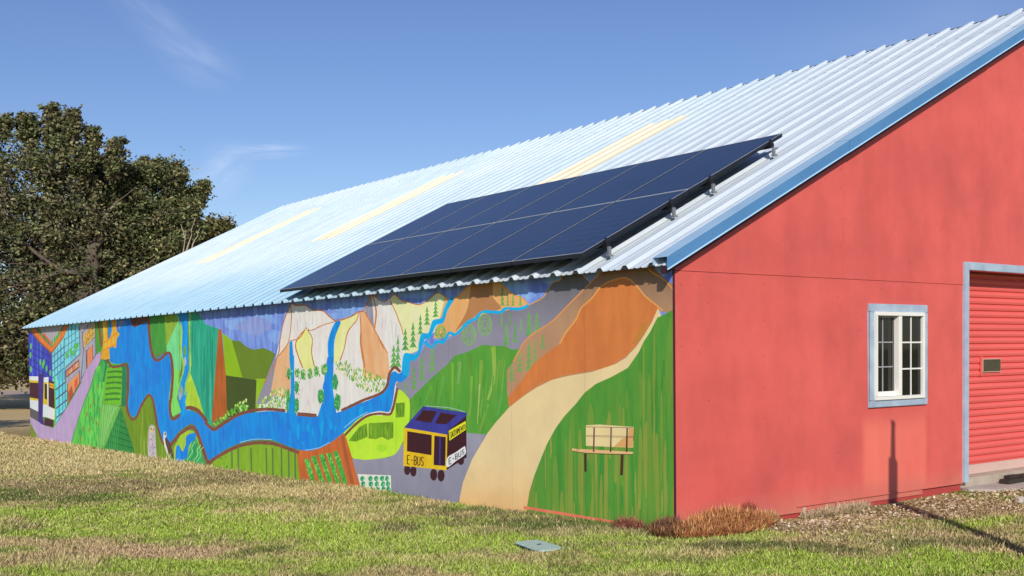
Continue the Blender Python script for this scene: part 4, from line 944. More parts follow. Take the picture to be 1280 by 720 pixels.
# position of the plate taken on the door plane y=.21
def door_at(u, v, y=.205):
    dd = ray(u, v); t = (y-CY)/dd[1]; return CX+dd[0]*t, CZ+dd[2]*t
pa = door_at(1228.5, 449.5); pb = door_at(1249.5, 463.5)
m.box(pa[0],pb[0],.190,.205,pb[1],pa[1]); off(m.build('plate', brm, dr, bevel=.003), dr)
m = MB(); e = .012
m.box(pa[0]-e,pb[0]+e,.196,.206,pa[1]+.001,pa[1]+e); m.box(pa[0]-e,pb[0]+e,.196,.206,pb[1]-e,pb[1]-.001); m.box(pa[0]-e,pa[0]-.001,.196,.206,pb[1],pa[1]); m.box(pb[0]+.001,pb[0]+e,.196,.206,pb[1],pa[1])
off(m.build('plate_rim', simple_mat('pink_rim', (.70,.38,.30), None, 8, .6), dr), dr)
m = MB(); m.box(pa[0]-.055,pa[0]-.04,.19,.206,pb[1]-.05,pa[1]+.04); off(m.build('latch_bar', dm2, dr), dr)
# recess lining
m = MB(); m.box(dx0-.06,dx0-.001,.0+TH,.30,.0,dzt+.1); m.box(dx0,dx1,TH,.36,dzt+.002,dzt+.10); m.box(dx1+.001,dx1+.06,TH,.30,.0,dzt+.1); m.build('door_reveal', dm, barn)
m = MB(); m.box(4.6495,dx0,-.034,TH-.02,.004,2.545)
m.box(dx0,dx1+.085,-.034,TH-.02,dzt,2.545); m.box(dx1,dx1+.085,-.034,TH-.02,.0,dzt); m.build('door_frame', trm, barn, bevel=.004)
cnm = simple_mat('old_concrete', (.50,.42,.33), (.38,.31,.24), 5, .9, bump=.6)
cn2 = simple_mat('apron_concrete', (.52,.48,.42), (.38,.34,.29), 4, .9, bump=.6)
m = MB(); m.box(4.66,dx1+.2,.04,.60,-.30,.043); m.build('concrete_sill', cnm, barn, bevel=.008)

# --- solar array
arr = empty('solar_array', (0, 1.006, 2.5)); tag(arr, 'dark blue solar panel array in two rows on racks above the roof', 'solar panels')
AY0, AY1 = 1.006, 7.826; U = [-.208, 1.254, 2.733]; HT = .179
NPAN = 6
def pz(x): return zroof(x)+HT
cellm, nt, bs = new_mat('solar_cell')
uvn = N(nt, 'ShaderNodeUVMap'); uvn.uv_map = 'UVMap'; sx = N(nt, 'ShaderNodeSeparateXYZ'); nt.links.new(uvn.outputs[0], sx.inputs[0])
def grid(sock, cnt, th):
    mu = N(nt, 'ShaderNodeMath', operation='MULTIPLY'); mu.inputs[1].default_value = cnt; nt.links.new(sock, mu.inputs[0])
    fr = N(nt, 'ShaderNodeMath', operation='FRACT'); nt.links.new(mu.outputs[0], fr.inputs[0])
    sb = N(nt, 'ShaderNodeMath', operation='SUBTRACT'); sb.inputs[1].default_value = .5; nt.links.new(fr.outputs[0], sb.inputs[0])
    ab = N(nt, 'ShaderNodeMath', operation='ABSOLUTE'); nt.links.new(sb.outputs[0], ab.inputs[0])
    gt = N(nt, 'ShaderNodeMath', operation='GREATER_THAN'); gt.inputs[1].default_value = .5-th; nt.links.new(ab.outputs[0], gt.inputs[0]); return gt
ga = grid(sx.outputs[0], 10, .018); gb = grid(sx.outputs[1], 6, .018); gc = grid(sx.outputs[1], 24, .05)
mxm = N(nt, 'ShaderNodeMath', operation='MAXIMUM'); nt.links.new(ga.outputs[0], mxm.inputs[0]); nt.links.new(gb.outputs[0], mxm.inputs[1])
gcs = N(nt, 'ShaderNodeMath', operation='MULTIPLY'); gcs.inputs[1].default_value = .35; nt.links.new(gc.outputs[0], gcs.inputs[0])
mxn = N(nt, 'ShaderNodeMath', operation='MAXIMUM'); nt.links.new(mxm.outputs[0], mxn.inputs[0]); nt.links.new(gcs.outputs[0], mxn.inputs[1])
tc = N(nt, 'ShaderNodeTexCoord'); nzc = N(nt, 'ShaderNodeTexNoise'); nzc.inputs['Scale'].default_value = .8; nt.links.new(tc.outputs['Object'], nzc.inputs['Vector'])
rr = N(nt, 'ShaderNodeValToRGB'); rr.color_ramp.elements[0].color = (.010,.017,.040,1); rr.color_ramp.elements[1].color = (.022,.034,.068,1); nt.links.new(nzc.outputs[0], rr.inputs[0])
mxx = N(nt, 'ShaderNodeMix', data_type='RGBA'); mxx.inputs[7].default_value = (.09,.11,.17,1); nt.links.new(mxn.outputs[0], mxx.inputs[0]); nt.links.new(rr.outputs[0], mxx.inputs[6])
nt.links.new(mxx.outputs[2], bs.inputs['Base Color']); bs.inputs['Roughness'].default_value = .22; bs.inputs['Specular IOR Level'].default_value = .35
frm = simple_mat('black_frame', (.012,.013,.018), None, 5, .4)
frl = simple_mat('silver_edge', (.62,.64,.68), None, 5, .35, metal=.4)
pw = (AY1-AY0)/NPAN; first = None
def make_panel(u0, u1, y0, y1):
    def P(x, y, dz): return (x, y-AY0, pz(x)+dz-2.5)
    g_ = .006; a, b_ = u0+g_, u1-g_; c_, d_ = y0+g_, y1-g_; e = .010
    m = MB(); m.face([P(a+e,c_+e,-.002),P(b_-e,c_+e,-.002),P(b_-e,d_-e,-.002),P(a+e,d_-e,-.002)])
    o = m.build('solar_panel', cellm, arr); me = o.data
    uv = me.uv_layers.new(name='UVMap')
    for L_ in me.loops:
        v = me.vertices[L_.vertex_index].co; uv.data[L_.index].uv = ((v.x-a)/(b_-a), (v.y+AY0-c_)/(d_-c_))
    if me.polygons[0].normal.z < 0: me.flip_normals()
    T_ = .042
    m = MB(); zf_ = 0
    def bar(xa, xb, ya, yb): m.hexa([P(xa,ya,-T_),P(xb,ya,-T_),P(xa,yb,-T_),P(xb,yb,-T_),P(xa,ya,-.001),P(xb,ya,-.001),P(xa,yb,-.001),P(xb,yb,-.001)])
    bar(a,a+e,c_,d_); bar(b_-e,b_,c_,d_); bar(a+e,b_-e,c_,c_+e); bar(a+e,b_-e,d_-e,d_)
    m.hexa([P(a+e,c_+e,-T_),P(b_-e,c_+e,-T_),P(a+e,d_-e,-T_),P(b_-e,d_-e,-T_),P(a+e,c_+e,-T_+.006),P(b_-e,c_+e,-T_+.006),P(a+e,d_-e,-T_+.006),P(b_-e,d_-e,-T_+.006)])
    m.build('frame', frm, o)
    m = MB()
    def lip(xa, xb, ya, yb): m.hexa([P(xa,ya,-.001),P(xb,ya,-.001),P(xa,yb,-.001),P(xb,yb,-.001),P(xa,ya,.002),P(xb,ya,.002),P(xa,yb,.002),P(xb,yb,.002)])
    lip(a,a+.006,c_,d_); lip(a+.006,b_,c_,c_+.006)
    lip(b_-.004,b_,c_+.006,d_)
    m.build('edge_lip', frl, o)
for r_ in range(2):
    for i in range(NPAN): make_panel(U[r_], U[r_+1], AY0+i*pw, AY0+(i+1)*pw)
railm = simple_mat('rail_black', (.02,.02,.024), None, 5, .4, metal=.3); alm = simple_mat('dull_aluminium', (.32,.33,.35), (.22,.23,.25), 9, .5, metal=.4)
for x in (.10, .98, 1.56, 2.52):
    zz = lambda dz: pz(x)+dz-2.5
    m = MB(); y0, y1 = -.035, AY1-AY0+.03
    m.hexa([(x-.02,y0,zz(-.082)-.01),(x+.02,y0,zz(-.082)+.01),(x-.02,y1,zz(-.082)-.01),(x+.02,y1,zz(-.082)+.01),(x-.02,y0,zz(-.043)-.01),(x+.02,y0,zz(-.043)+.01),(x-.02,y1,zz(-.043)-.01),(x+.02,y1,zz(-.043)+.01)])
    rl = m.build('mounting_rail', railm, arr)
    ribs = [R0-.022+k*PIT for k in range(2, 20, 4)]
    for yr in ribs:
        m = MB(); yy = yr-AY0
        m.box(x-.045,x+.055,yy-.03,yy+.03,zz(-HT)-.018+.02,zz(-HT)+.033); m.box(x-.045,x-.022,yy-.03,yy+.03,zz(-HT)+.0,zz(-.05))
        m.build('mounting_foot', alm, rl)
    # clamp at the near end
    m = MB(); m.box(x-.022,x+.022,-.024,-.001,zz(-.05),zz(.006)); m.build('end_clamp', frm, rl)
    m = MB(); m.box(x-.02,x+.012,-.062,-.038,zz(-HT)+.0,zz(-.082)); m.box(x-.03,x+.03,-.075,-.036,zz(-HT)+.002,zz(-HT)+.018); m.build('end_foot', alm, rl)
m = MB(); 
xx, yy = U[2]+.05, 1.96
pts = [(xx-.08+.24*t, yy-AY0+.03*math.sin(t*5), zroof(xx)-2.5+SL*(-.08+.24*t)+.02+.09*math.sin(math.pi*t)) for t in np.linspace(0,1,9)]
m.tube(pts, .018, 8); m.build('cable_conduit', frm, arr, smooth=True)

# ------------------------------------------------------------------ concrete apron, planks, stones
def at_g(u, v, z): return ground_at(u, v, z)
m = MB()
edge = [(4.62,-.10),(4.80,-.30),(5.02,-.36),(5.2,-.44),(5.45,-.46),(5.7,-.55),(6.0,-.57),(6.4,-.66),(7.2,-.72),(8.6,-.7),(8.6,.038),(4.66,.038)]
top = [(x, y, -.062+.004*math.sin(x*7)) for x, y in edge]; bot = [(x+.02, y+.03, -.25) for x, y in edge]
m.face(top); 
for i in range(len(edge)):
    j = (i+1) % len(edge); m.face([top[i], bot[i], bot[j], top[j]])
ap = m.build('concrete_apron', cn2); tag(ap, 'broken concrete slab in front of the red roller door', 'slab', kind='structure')
pkm = simple_mat('weathered_dark_timber', (.045,.028,.02), (.03,.02,.016), 14, .8, bump=.5, stretch=(.3,4,4))
P0 = [ (5.42,-.02,.34,.10,.045,'long dark timber offcut lying at the bottom on the door slab'), (5.46,-.0,.17,.07,.035,'short dark timber block on the left end of the long offcut'), (5.66,-.0,.17,.07,.035,'short dark timber block on the right end of the long offcut')]
def plank(x0, x1, y0, y1, z0, z1, lab):
    m = MB(); m.box(-(x1-x0)/2, (x1-x0)/2, -(y1-y0)/2, (y1-y0)/2, 0, z1-z0)
    o = m.build('timber_offcut', pkm, bevel=.004, loc=((x0+x1)/2, (y0+y1)/2, z0)); tag(o, lab, 'timber', group='timber offcuts by the roller door'); o.rotation_euler.z = random.uniform(-.03, .03)
plank(5.35, 6.03, -.16, -.045, -.058, -.004, 'longest dark timber offcut, lying flat at the bottom on the concrete slab')
plank(5.43, 5.66, -.145, -.06, -.003, .034, 'short dark timber block stacked on the left of the longest offcut')
plank(5.69, 5.93, -.145, -.06, -.003, .028, 'short dark timber block stacked on the right of the longest offcut')
def stone(x, y, r, lab, col=(.55,.50,.42), sc=(1,.8,.7)):
    bm = bmesh.new(); bmesh.ops.create_icosphere(bm, subdivisions=3, radius=r)
    for v in bm.verts:
        n = v.co.normalized(); k = 1+.22*math.sin(n.x*3.1+x*5)*math.cos(n.y*2.7+y)+.12*math.sin(n.z*5+n.x*4)
        v.co = Vector((v.co.x*sc[0]*k, v.co.y*sc[1]*k, v.co.z*sc[2]*k))
    me = bpy.data.meshes.new('stone'); bm.to_mesh(me); bm.free()
    o = link('stone', me, simple_mat('stone_'+str(len(bpy.data.materials)), col, tuple(c*.6 for c in col), 12, .9, bump=.6), loc=(x, y, float(gz(x, y))+r*sc[2]*.45))
    tag(o, lab, 'stone'); return o
p = ground_at(1276, 631, -.1); stone(p[0], p[1], .075, 'pale broken stone lying at the edge of the concrete slab')
# rubble along the slab's broken edge
# ------------------------------------------------------------------ valve box cover in the lawn
cv = [ground_at(u, v, -.115) for u, v in [(644,686),(672.5,682.5),(706,692),(675,697)]]
c0 = np.mean(np.array(cv), 0)
bx_ = empty('utility_cover', (c0[0], c0[1], float(gz(c0[0], c0[1]))-.022)); tag(bx_, 'pale teal plastic utility box lid lying in the lawn', 'utility cover')
tm_, nt, bs = new_mat('teal_plastic')
tc = N(nt, 'ShaderNodeTexCoord'); wv = N(nt, 'ShaderNodeTexBrick'); wv.inputs['Scale'].default_value = 26; wv.inputs['Mortar Size'].default_value = .09; wv.offset = 0; wv.inputs['Brick Width'].default_value = .5; wv.inputs['Row Height'].default_value = .5
wv.inputs['Color1'].default_value = (.55,.70,.62,1); wv.inputs['Color2'].default_value = (.60,.74,.66,1); wv.inputs['Mortar'].default_value = (.38,.50,.45,1)
nt.links.new(tc.outputs['Object'], wv.inputs['Vector']); nt.links.new(wv.outputs[0], bs.inputs['Base Color']); bs.inputs['Roughness'].default_value = .6
m = MB(); q = [(x-c0[0], y-c0[1]) for x, y in cv]; zl = [.055-.0, .050, .046, .05]
def lidpts(k, z): return [(x*k, y*k, zz_+z) for (x, y), zz_ in zip(q, zl)]
tp, bt = lidpts(1, 0), lidpts(1, -.02); m.face(tp); m.face(bt[::-1])
for i in range(4): j = (i+1) % 4; m.face([tp[i], bt[i], bt[j], tp[j]])
m.build('lid', tm_, bx_, bevel=.005)
m = MB(); tp, bt = lidpts(1.03, -.022), lidpts(1.05, -.2)
for i in range(4): j = (i+1) % 4; m.face([tp[i], bt[i], bt[j], tp[j]])
m.face(tp); m.build('box_body', simple_mat('dark_green_plastic', (.03,.06,.05), None, 4, .6), bx_)
m = MB(); m.box(-.02,.02,-.006,.006,.052,.058); m.build('pull_slot', simple_mat('slot_dark', (.05,.07,.065), None, 4, .6), bx_)

# ------------------------------------------------------------------ dry reddish weeds at the corner
def weed(name, cx, cy, rx, ry, hh, n, cols, lab, ang=0, yfill=None):
    t = rng.uniform(0, 2*np.pi, n); q = np.sqrt(rng.random(n)); 
    lx, ly = rx*q*np.cos(t), ry*q*np.sin(t)
    x = cx+lx*math.cos(ang)-ly*math.sin(ang); y = cy+lx*math.sin(ang)+ly*math.cos(ang)
    k = ~((x > -.01) & (y > -.03)); x, y, q = x[k], y[k], q[k]; n = len(x)
    top = hh*np.clip(1-q**2.2, .15, 1)*(.65+.7*fbm(x*6, y*6, 3))
    z0 = gz(x, y)+rng.random(n)*top*.8
    L_ = rng.uniform(.03, .10, n); az = rng.uniform(0, 6.283, n); el = rng.uniform(-.3, 1.35, n)
    d = np.stack([np.cos(az)*np.cos(el), np.sin(az)*np.cos(el), np.sin(el)], 1)*L_[:, None]
    w = rng.uniform(.0016, .0042, n)[:, None]*np.stack([-np.sin(az), np.cos(az), np.zeros(n)], 1)
    p = np.stack([x, y, z0], 1); cxn = rng.normal(0, .012, (n, 3))
    V = np.stack([p-w, p+w, p+d*.5+cxn+w, p+d*.5+cxn-w, p+d+cxn*1.5], 1)
    V[:, :, 1] = np.where(V[:, :, 0] > -.01, np.minimum(V[:, :, 1], -.01), V[:, :, 1])
    F1 = np.arange(n)[:, None]*5; F = np.concatenate([F1+np.array([[0,1,2,3]]), F1+np.array([[3,2,4,4]])]) 
    F3 = np.concatenate([F1+np.array([[0,1,2]]), F1+np.array([[0,2,3]]), F1+np.array([[3,2,4]])])
    ci = rng.integers(0, len(cols), n); c = np.array(cols)[ci]*rng.uniform(.6, 1.25, n)[:, None]; c = np.concatenate([c, c, c])
    o = np_mesh(name, V.reshape(-1, 3), F3, lm, colors=c); tag(o, lab, 'weeds'); return o
rust = [(.62,.25,.09),(.70,.34,.12),(.42,.16,.07),(.30,.12,.06),(.75,.45,.20)]
dark = [(.20,.10,.06),(.34,.15,.07),(.13,.07,.045),(.42,.22,.10)]
weed('dry_weeds', .42, -.20, .62, .24, .20, 26000, rust, 'rust orange dry weeds against the foot of the red gable wall near the corner', 0.)
weed('dry_weeds', -.08, -.03, .24, .18, .13, 9000, dark, 'dark brown dry weeds wrapped round the foot of the barn corner below the green mural slope', .6)
weed('dry_weeds', 1.02, -.14, .20, .10, .10, 3600, [(.55,.33,.14),(.60,.44,.22),(.45,.22,.10)], 'paler sparse tail of dry orange weeds furthest right of the corner', 0.)
weed('weed_sprig', .95, -.05, .10, .05, .27, 900, [(.30,.07,.05),(.38,.12,.07)], 'small dark red weed sprig standing up against the red wall')
weed('dry_weeds', -.14, .45, .10, .18, .09, 1500, [(.42,.16,.10),(.30,.12,.08)], 'low reddish tuft below the coral strip left of the corner')
# pale dry grass heap against the foundation
weed('straw_heap', 2.25, -.07, .55, .07, .035, 7000, [(.66,.54,.34),(.58,.46,.30),(.5,.38,.22)], 'pale straw litter banked against the red foundation')
# leaf litter (uncountable)
n = 4200; x = rng.uniform(.8, 5.2, n); y = -rng.gamma(2.2, .28, n)-.06; z = gz(x, y)+.006
a = rng.uniform(0, 6.283, n); s_ = rng.uniform(.008, .022, n)
ux = np.stack([np.cos(a)*s_, np.sin(a)*s_, rng.normal(0, .35, n)*s_], 1); vx = np.stack([-np.sin(a)*s_*.6, np.cos(a)*s_*.6, rng.normal(0, .35, n)*s_], 1); p = np.stack([x, y, z+.01], 1)
V = np.stack([p-ux, p-vx, p+ux, p+vx], 1).reshape(-1, 3); F = np.arange(4*n).reshape(n, 4)
cc = np.array([(.46,.33,.19),(.56,.44,.27),(.27,.18,.10),(.68,.58,.42)])[rng.integers(0, 4, n)]
o = np_mesh('leaf_litter', V, F, lm, colors=cc); tag(o, 'brown leaf litter scattered below the red wall', 'leaf litter', kind='stuff')

# ------------------------------------------------------------------ trees
barkm = simple_mat('bark', (.16,.12,.09), (.09,.07,.055), 6, .9, bump=.8, stretch=(3,3,.6))
barkp = simple_mat('pale_dead_wood', (.42,.34,.26), (.30,.24,.19), 6, .9)
lfm, nt, bs = new_mat('leaf'); at = N(nt, 'ShaderNodeAttribute', attribute_name='Col'); nt.links.new(at.outputs['Color'], bs.inputs['Base Color'])
bs.inputs['Roughness'].default_value = .7; bs.inputs['Specular IOR Level'].default_value = .15
def limb(m, a, b, r0, r1, seg=7, wob=.12):
    a, b = Vector(a), Vector(b); L_ = (b-a).length; pts = []; rs = []
    for i in range(seg+1):
        t = i/seg; p = a.lerp(b, t); k = math.sin(math.pi*t)
        p += Vector((random.uniform(-1,1), random.uniform(-1,1), random.uniform(-.4,.8)))*L_*wob*k*.35; pts.append(p); rs.append(r0+(r1-r0)*t)
    m.tube(pts, rs, 7); return pts
def tree(loc, lobes, nclump, leaves, size, cols, lab, group, name='broadleaf_tree', trunk_r=.35, shoots=(), pale=None, trunks=1):
    """lobes: list of (dx, dy, z, rx, ry, rz) relative to loc"""
    root = empty(name, loc); tag(root, lab, 'tree', group=group)
    m = MB(); 
    zc = max(l[2] for l in lobes)
    for k in range(trunks):
        top = Vector((random.uniform(-.5,.5), random.uniform(-.5,.5), zc*.75))
        tp = limb(m, (k*.5, 0, -.4), top, trunk_r, trunk_r*.3, 9, .08)
    ends = []
    for l in lobes:
        for _ in range(3):
            s = tp[random.randint(3, 7)]; e = Vector((l[0]+random.uniform(-.6,.6)*l[3], l[1]+random.uniform(-.6,.6)*l[4], l[2]+random.uniform(-.2,.7)*l[5]))
            pp = limb(m, s, e, trunk_r*.32, .03, 7, .14)
            for __ in range(4):
                s2 = pp[random.randint(3, 7)]; e2 = s2+Vector((random.uniform(-1,1)*l[3]*.6, random.uniform(-1,1)*l[4]*.6, random.uniform(-.2,.8)*l[5]*.6)); limb(m, s2, e2, .05, .012, 4, .1)
    for (x, y, z, hx, hz) in shoots:
        limb(m, (x-hx*.3, y, z-hz*1.6), (x+hx*.5, y, z+hz), .05, .012, 6, .06)
    m.build('trunk', barkm, root, smooth=True)
    # clumps
    vol = np.array([l[3]*l[4]*l[5] for l in lobes])**.8; pr = vol/vol.sum()
    idx = rng.choice(len(lobes), nclump, p=pr); Lb = np.array(lobes)[idx]
    t = rng.normal(size=(nclump, 3)); t /= np.linalg.norm(t, axis=1)[:, None]
    q = rng.random(nclump)**.45
    q *= .70+.66*fbm(t[:, 0]*2.2+idx*3.1+20, t[:, 2]*2.2+t[:, 1]*1.7+20, 3)
    cen = Lb[:, :3]+t*q[:, None]*Lb[:, 3:6]
    cr = rng.uniform(.22, .6, nclump)
    gapn = fbm(cen[:, 0]*.8+60, cen[:, 2]*.8+30+cen[:, 1]*.4, 3)
    kp = (gapn > .33) & (cen[:, 2] > .35); cen, cr = cen[kp], cr[kp]
    if len(shoots):
        ex = []; er = []
        for (x, y, z, hx, hz) in shoots:
            for _ in range(int(60*hz)+22):
                tt = random.random(); ex.append((x+hx*.5*tt*random.uniform(.2,1.2)+random.gauss(0, hx*.3), y+random.gauss(0, .3), z-hz*1.2+2.2*hz*tt)); er.append(random.uniform(.10, .24))
        cen = np.vstack([cen, ex]); cr = np.concatenate([cr, er])
    nc = len(cen); n = nc*leaves
    ci = np.repeat(np.arange(nc), leaves)
    p = cen[ci]+rng.normal(size=(n, 3))*cr[ci][:, None]*np.array([.62,.62,.5])
    # leaf frames
    nr = rng.normal(size=(n, 3)); nr[:, 2] = np.abs(nr[:, 2])+.35; nr /= np.linalg.norm(nr, axis=1)[:, None]
    a = rng.normal(size=(n, 3)); u_ = np.cross(nr, a); u_ /= np.linalg.norm(u_, axis=1)[:, None]; v_ = np.cross(nr, u_)
    s = size*rng.uniform(.45, 1.45, n)[:, None]
    V = np.stack([p-u_*s, p-v_*s*.55, p+u_*s, p+v_*s*.55], 1).reshape(-1, 3); F = np.arange(4*n).reshape(n, 4)
    cl = rng.random(nc); base = np.array(cols)[(cl*len(cols)).astype(int) % len(cols)]
    c = base[ci]*rng.uniform(.45, 1.6, n)[:, None]*rng.uniform(.65, 1.45, nc)[ci][:, None]
    yl = rng.random(n) < .09; c = np.where(yl[:, None], np.array([.30,.25,.12])*rng.uniform(.7, 1.3, n)[:, None], c)
    me_o = np_mesh('crown', V, F, lfm, root, colors=np.clip(c, 0, .6))
    if pale:
        m = MB()
        for a_, b_ in pale: limb(m, a_, b_, .045, .01, 6, .12)
        m.build('bare_branch', barkp, root, smooth=True)
    return root
def pt_at(u, v, D):   # point at forward depth D seen at survey pixel
    d = ray(u, v); return cam_c+d*D
def lobe_px(base, D, u, v, ru, rv, dd=0., ry=None):
    c = pt_at(u, v, D+dd); k = (D+dd)/FPX
    return (c[0]-base[0], c[1]-base[1], c[2]-base[2], ru*k, (ry if ry else max(ru*k*.8, 2.)), rv*k)
OL = [(.135,.14,.065),(.155,.14,.075),(.10,.115,.05),(.19,.175,.10),(.12,.14,.055)]
GRN = [(.135,.16,.06),(.115,.145,.055),(.155,.165,.07),(.10,.12,.05)]
D = 50.
b1 = pt_at(118, 478, D); b1 = (b1[0], b1[1], float(gz(b1[0], b1[1])))
lb = [lobe_px(b1, D, u, v, ru, rv, dd) for u, v, ru, rv, dd in [(-90,300,120,130,2),(20,290,95,110,0),(70,258,72,72,0),(-30,225,70,55,1),(100,310,80,90,1),(40,395,100,75,-1),(-60,410,100,70,-1),(120,400,80,70,1),(65,205,36,36,0),(-140,230,80,80,2),(0,438,85,44,0),(90,440,70,42,1),(-100,440,90,44,1),(10,452,70,28,2),(-20,455,90,26,-1),(-110,455,90,26,0),(130,330,60,70,2)]]
sh = []
for u, v, hx, hz in [(62,142,9,30),(88,150,9,28),(38,158,7,26),(28,152,4,14),(113,170,10,26),(140,186,11,26),(5,150,8,16),(75,160,14,26),(100,195,14,26),(-20,165,12,24)]:
    c = pt_at(u, v+hz*.4, D); k = D/FPX; sh.append((c[0]-b1[0], c[1]-b1[1], c[2]-b1[2], hx*k, hz*k*.8))
tree(b1, lb, 3600, 50, .09, OL, 'tallest brownish olive broadleaf tree at the left edge of the photo, with ragged upright shoots', 'trees behind the barn', trunk_r=.5, shoots=sh)
b2 = pt_at(195, 478, D+3); b2 = (b2[0], b2[1], float(gz(b2[0], b2[1])))
lb = [lobe_px(b2, D+3, u, v, ru, rv, dd) for u, v, ru, rv, dd in [(190,270,58,62,0),(215,300,42,55,0),(178,225,28,22,0),(160,330,60,70,1),(225,262,24,24,0),(200,370,60,50,0),(145,290,40,60,0),(140,240,36,36,1),(128,225,26,26,0),(205,222,18,14,0)]]
sh = []
for u, v, hx, hz in [(179,202,8,12),(193,205,6,9),(213,208,8,12),(222,216,7,10),(250,230,10,12),(243,245,12,12),(232,240,10,10)]:
    c = pt_at(u, v+hz*.4, D+3); k = (D+3)/FPX; sh.append((c[0]-b2[0], c[1]-b2[1], c[2]-b2[2], hx*k, hz*k*.7))
def rel(u, v, D_, b): c = pt_at(u, v, D_); return (c[0]-b[0], c[1]-b[1], c[2]-b[2])
pale = [(rel(226,330,D+1,b2), rel(233,288,D+1,b2)), (rel(232,318,D+1,b2), rel(244,272,D+1,b2)), (rel(238,315,D+1,b2), rel(250,285,D+1,b2)), (rel(232,300,D+1,b2), rel(226,280,D+1,b2))]
tree(b2, lb, 1350, 50, .088, GRN+OL[:2], 'lower greenish tree behind the roof end, with a bare pale branch on its right', 'trees behind the barn', trunk_r=.4, shoots=sh, pale=pale)
b3 = pt_at(262, 478, D+12); b3 = (b3[0], b3[1], float(gz(b3[0], b3[1])))
lb = [lobe_px(b3, D+12, u, v, ru, rv, dd) for u, v, ru, rv, dd in [(266,292,18,17,0),(258,305,26,18,0),(250,315,32,22,0),(255,350,34,34,0),(272,286,9,10,0),(240,300,16,16,-2),(268,300,18,16,-1)]]
tree(b3, lb, 620, 46, .11, [(.10,.10,.03),(.08,.095,.03),(.12,.09,.035)], 'smallest rounded tree just above the roofline, right of the other trees', 'trees behind the barn', trunk_r=.3)
# a tree beyond the left edge of the photo, throwing its shade across the dry grass beside the barn
bb = ground_at(-330, 560, -.65); b4 = (bb[0], bb[1], float(gz(bb[0], bb[1])))
tree(b4, [(0,0,4.6,3.,3.,1.9),(2.2,1.,4.,2.2,2.2,1.6),(-1.8,-.5,4.2,2.2,2.2,1.6)], 420, 40, .12, OL, 'spreading tree standing beyond the left edge of the photo', 'trees behind the barn', trunk_r=.22)

# ------------------------------------------------------------------ lamp post out of frame to the right; its shadow lies on lawn and gable
pole_t = 3.7
hx, hy = 3.31-math.sin(SUN_AZ)*pole_t, -math.cos(SUN_AZ)*pole_t
lp = empty('marker_post', (hx, hy, float(gz(hx, hy)))); tag(lp, 'timber post with thin mast out of frame right, shadow cast on red wall', 'post')
htop = .73+.08+pole_t*math.tan(SUN_EL)+.05; hm = .38+.08+pole_t*math.tan(SUN_EL)
m = MB(); m.tube([(0,0,-.2),(0,0,hm)], .07, 10); m.build('post', pkm, lp, smooth=True)
m = MB(); m.tube([(0,0,hm-.1),(0,0,htop)], [.04, .028], 8); m.build('mast', alm, lp, smooth=True)
m = MB(); m.box(-.032,.032,-.032,.032,htop-.002,htop+.03); m.build('cap', alm, lp, bevel=.01)

# ------------------------------------------------------------------ sky, sun, camera
w = bpy.data.worlds.new('World'); S.world = w; w.use_nodes = True; nt = w.node_tree
bg = nt.nodes['Background']
sky = N(nt, 'ShaderNodeTexSky', sky_type='NISHITA'); sky.sun_disc = False; sky.sun_elevation = SUN_EL
sky.sun_rotation = math.atan2(sun_dir.x, sun_dir.y); sky.altitude = 0; sky.air_density = 1.; sky.dust_density = .3; sky.ozone_density = 3.5
tc = N(nt, 'ShaderNodeTexCoord')
# thin cirrus wisps
def wisp(u, v, du, dv, ang, sc, lo, hi):
    d = ray(u, v); d = d/np.linalg.norm(d)
    e = ray(u+60*math.cos(ang), v-60*math.sin(ang)); e = e/np.linalg.norm(e); ax = e-d; ax -= d*(ax@d); ax /= np.linalg.norm(ax); bx = np.cross(d, ax)
    dots = []
    for vec, k in ((ax, du/FPX), (bx, dv/FPX)):
        dp = N(nt, 'ShaderNodeVectorMath', operation='DOT_PRODUCT'); dp.inputs[1].default_value = tuple(vec/k); nt.links.new(tc.outputs['Generated'], dp.inputs[0]); dots.append(dp.outputs['Value'])
    cbn = N(nt, 'ShaderNodeCombineXYZ'); nt.links.new(dots[0], cbn.inputs[0]); nt.links.new(dots[1], cbn.inputs[1])
    ln_ = N(nt, 'ShaderNodeVectorMath', operation='LENGTH'); nt.links.new(cbn.outputs[0], ln_.inputs[0])
    mr = N(nt, 'ShaderNodeMapRange', interpolation_type='SMOOTHSTEP'); mr.inputs[1].default_value = 0; mr.inputs[2].default_value = 1; mr.inputs[3].default_value = 1; mr.inputs[4].default_value = 0; nt.links.new(ln_.outputs['Value'], mr.inputs[0])
    nz = N(nt, 'ShaderNodeTexNoise'); nz.inputs['Scale'].default_value = sc; nz.inputs['Detail'].default_value = 3; nz.inputs['Distortion'].default_value = .25
    sv = N(nt, 'ShaderNodeVectorMath', operation='MULTIPLY'); sv.inputs[1].default_value = (1, 2.2, 1); nt.links.new(cbn.outputs[0], sv.inputs[0]); nt.links.new(sv.outputs[0], nz.inputs['Vector'])
    m2 = N(nt, 'ShaderNodeMapRange'); m2.inputs[1].default_value = lo; m2.inputs[2].default_value = hi; nt.links.new(nz.outputs[0], m2.inputs[0])
    mu = N(nt, 'ShaderNodeMath', operation='MULTIPLY'); nt.links.new(mr.outputs[0], mu.inputs[0]); nt.links.new(m2.outputs[0], mu.inputs[1]); return mu.outputs[0]
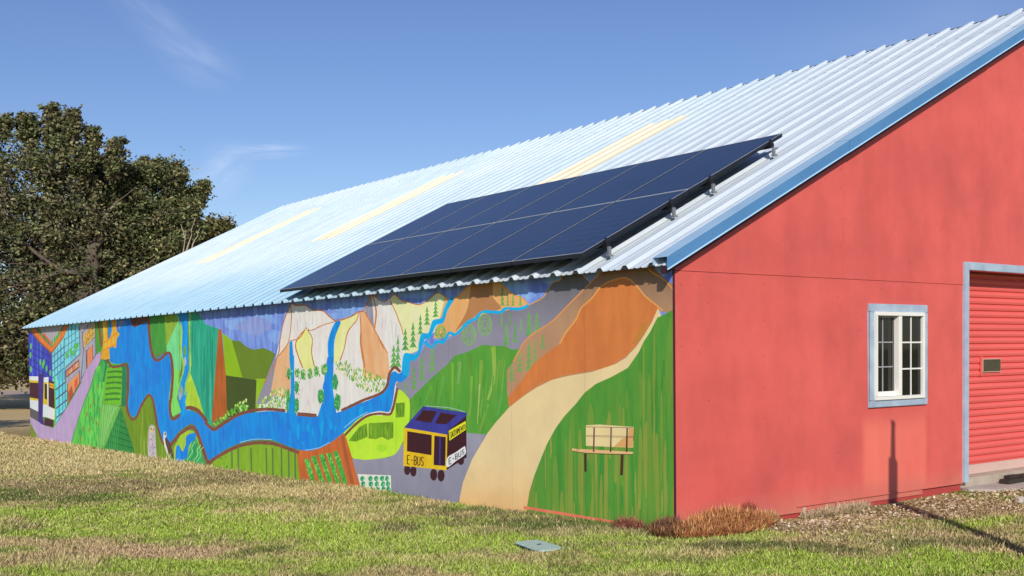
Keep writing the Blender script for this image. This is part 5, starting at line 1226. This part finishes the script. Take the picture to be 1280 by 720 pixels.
ws = [(wisp(275,215,62,40,.6,1.2,.25,.85), .27), (wisp(335,188,70,14,.0,1.,.35,.7), .26), (wisp(195,25,85,34,-.65,1.,.25,.85), .15), (wisp(245,75,70,40,-.5,1.,.3,.75), .16), (wisp(1150,60,260,120,.2,.8,.3,.8), .10)]
cur = None
for s_, g_ in ws:
    mu = N(nt, 'ShaderNodeMath', operation='MULTIPLY'); mu.inputs[1].default_value = g_; nt.links.new(s_, mu.inputs[0])
    if cur is None: cur = mu.outputs[0]
    else:
        ad = N(nt, 'ShaderNodeMath', operation='ADD'); nt.links.new(cur, ad.inputs[0]); nt.links.new(mu.outputs[0], ad.inputs[1]); cur = ad.outputs[0]
mxw = N(nt, 'ShaderNodeMix', data_type='RGBA'); mxw.inputs[7].default_value = (9., 9.5, 11., 1)
hs = N(nt, 'ShaderNodeHueSaturation'); hs.inputs['Saturation'].default_value = 1.1; hs.inputs['Hue'].default_value = .515; hs.inputs['Value'].default_value = .98; nt.links.new(sky.outputs[0], hs.inputs['Color'])
nt.links.new(cur, mxw.inputs[0]); nt.links.new(hs.outputs[0], mxw.inputs[6]); nt.links.new(mxw.outputs[2], bg.inputs[0]); bg.inputs[1].default_value = .112

sl = bpy.data.lights.new('sun', 'SUN'); sl.energy = 4.0; sl.angle = R(.55); sl.color = (1., .94, .84)
so = bpy.data.objects.new('sun', sl); COL.objects.link(so); so.rotation_euler = sun_dir.to_track_quat('Z', 'Y').to_euler(); so.location = (-20, -20, 20)

cd = bpy.data.cameras.new('camera'); cam = bpy.data.objects.new('camera', cd); COL.objects.link(cam)
cd.sensor_width = 36; cd.lens = FPX/1280*36; cd.shift_y = SHY/1280; cd.clip_start = .1; cd.clip_end = 3000
M = Matrix(((rt2[0], up2[0], -fw[0], CX), (rt2[1], up2[1], -fw[1], CY), (rt2[2], up2[2], -fw[2], CZ), (0,0,0,1)))
cam.matrix_world = M; S.camera = cam
S.view_settings.view_transform = 'Standard'; S.view_settings.look = 'None'; S.view_settings.exposure = 0; S.view_settings.gamma = 1
S.cycles.max_bounces = 6; S.cycles.use_denoising = True
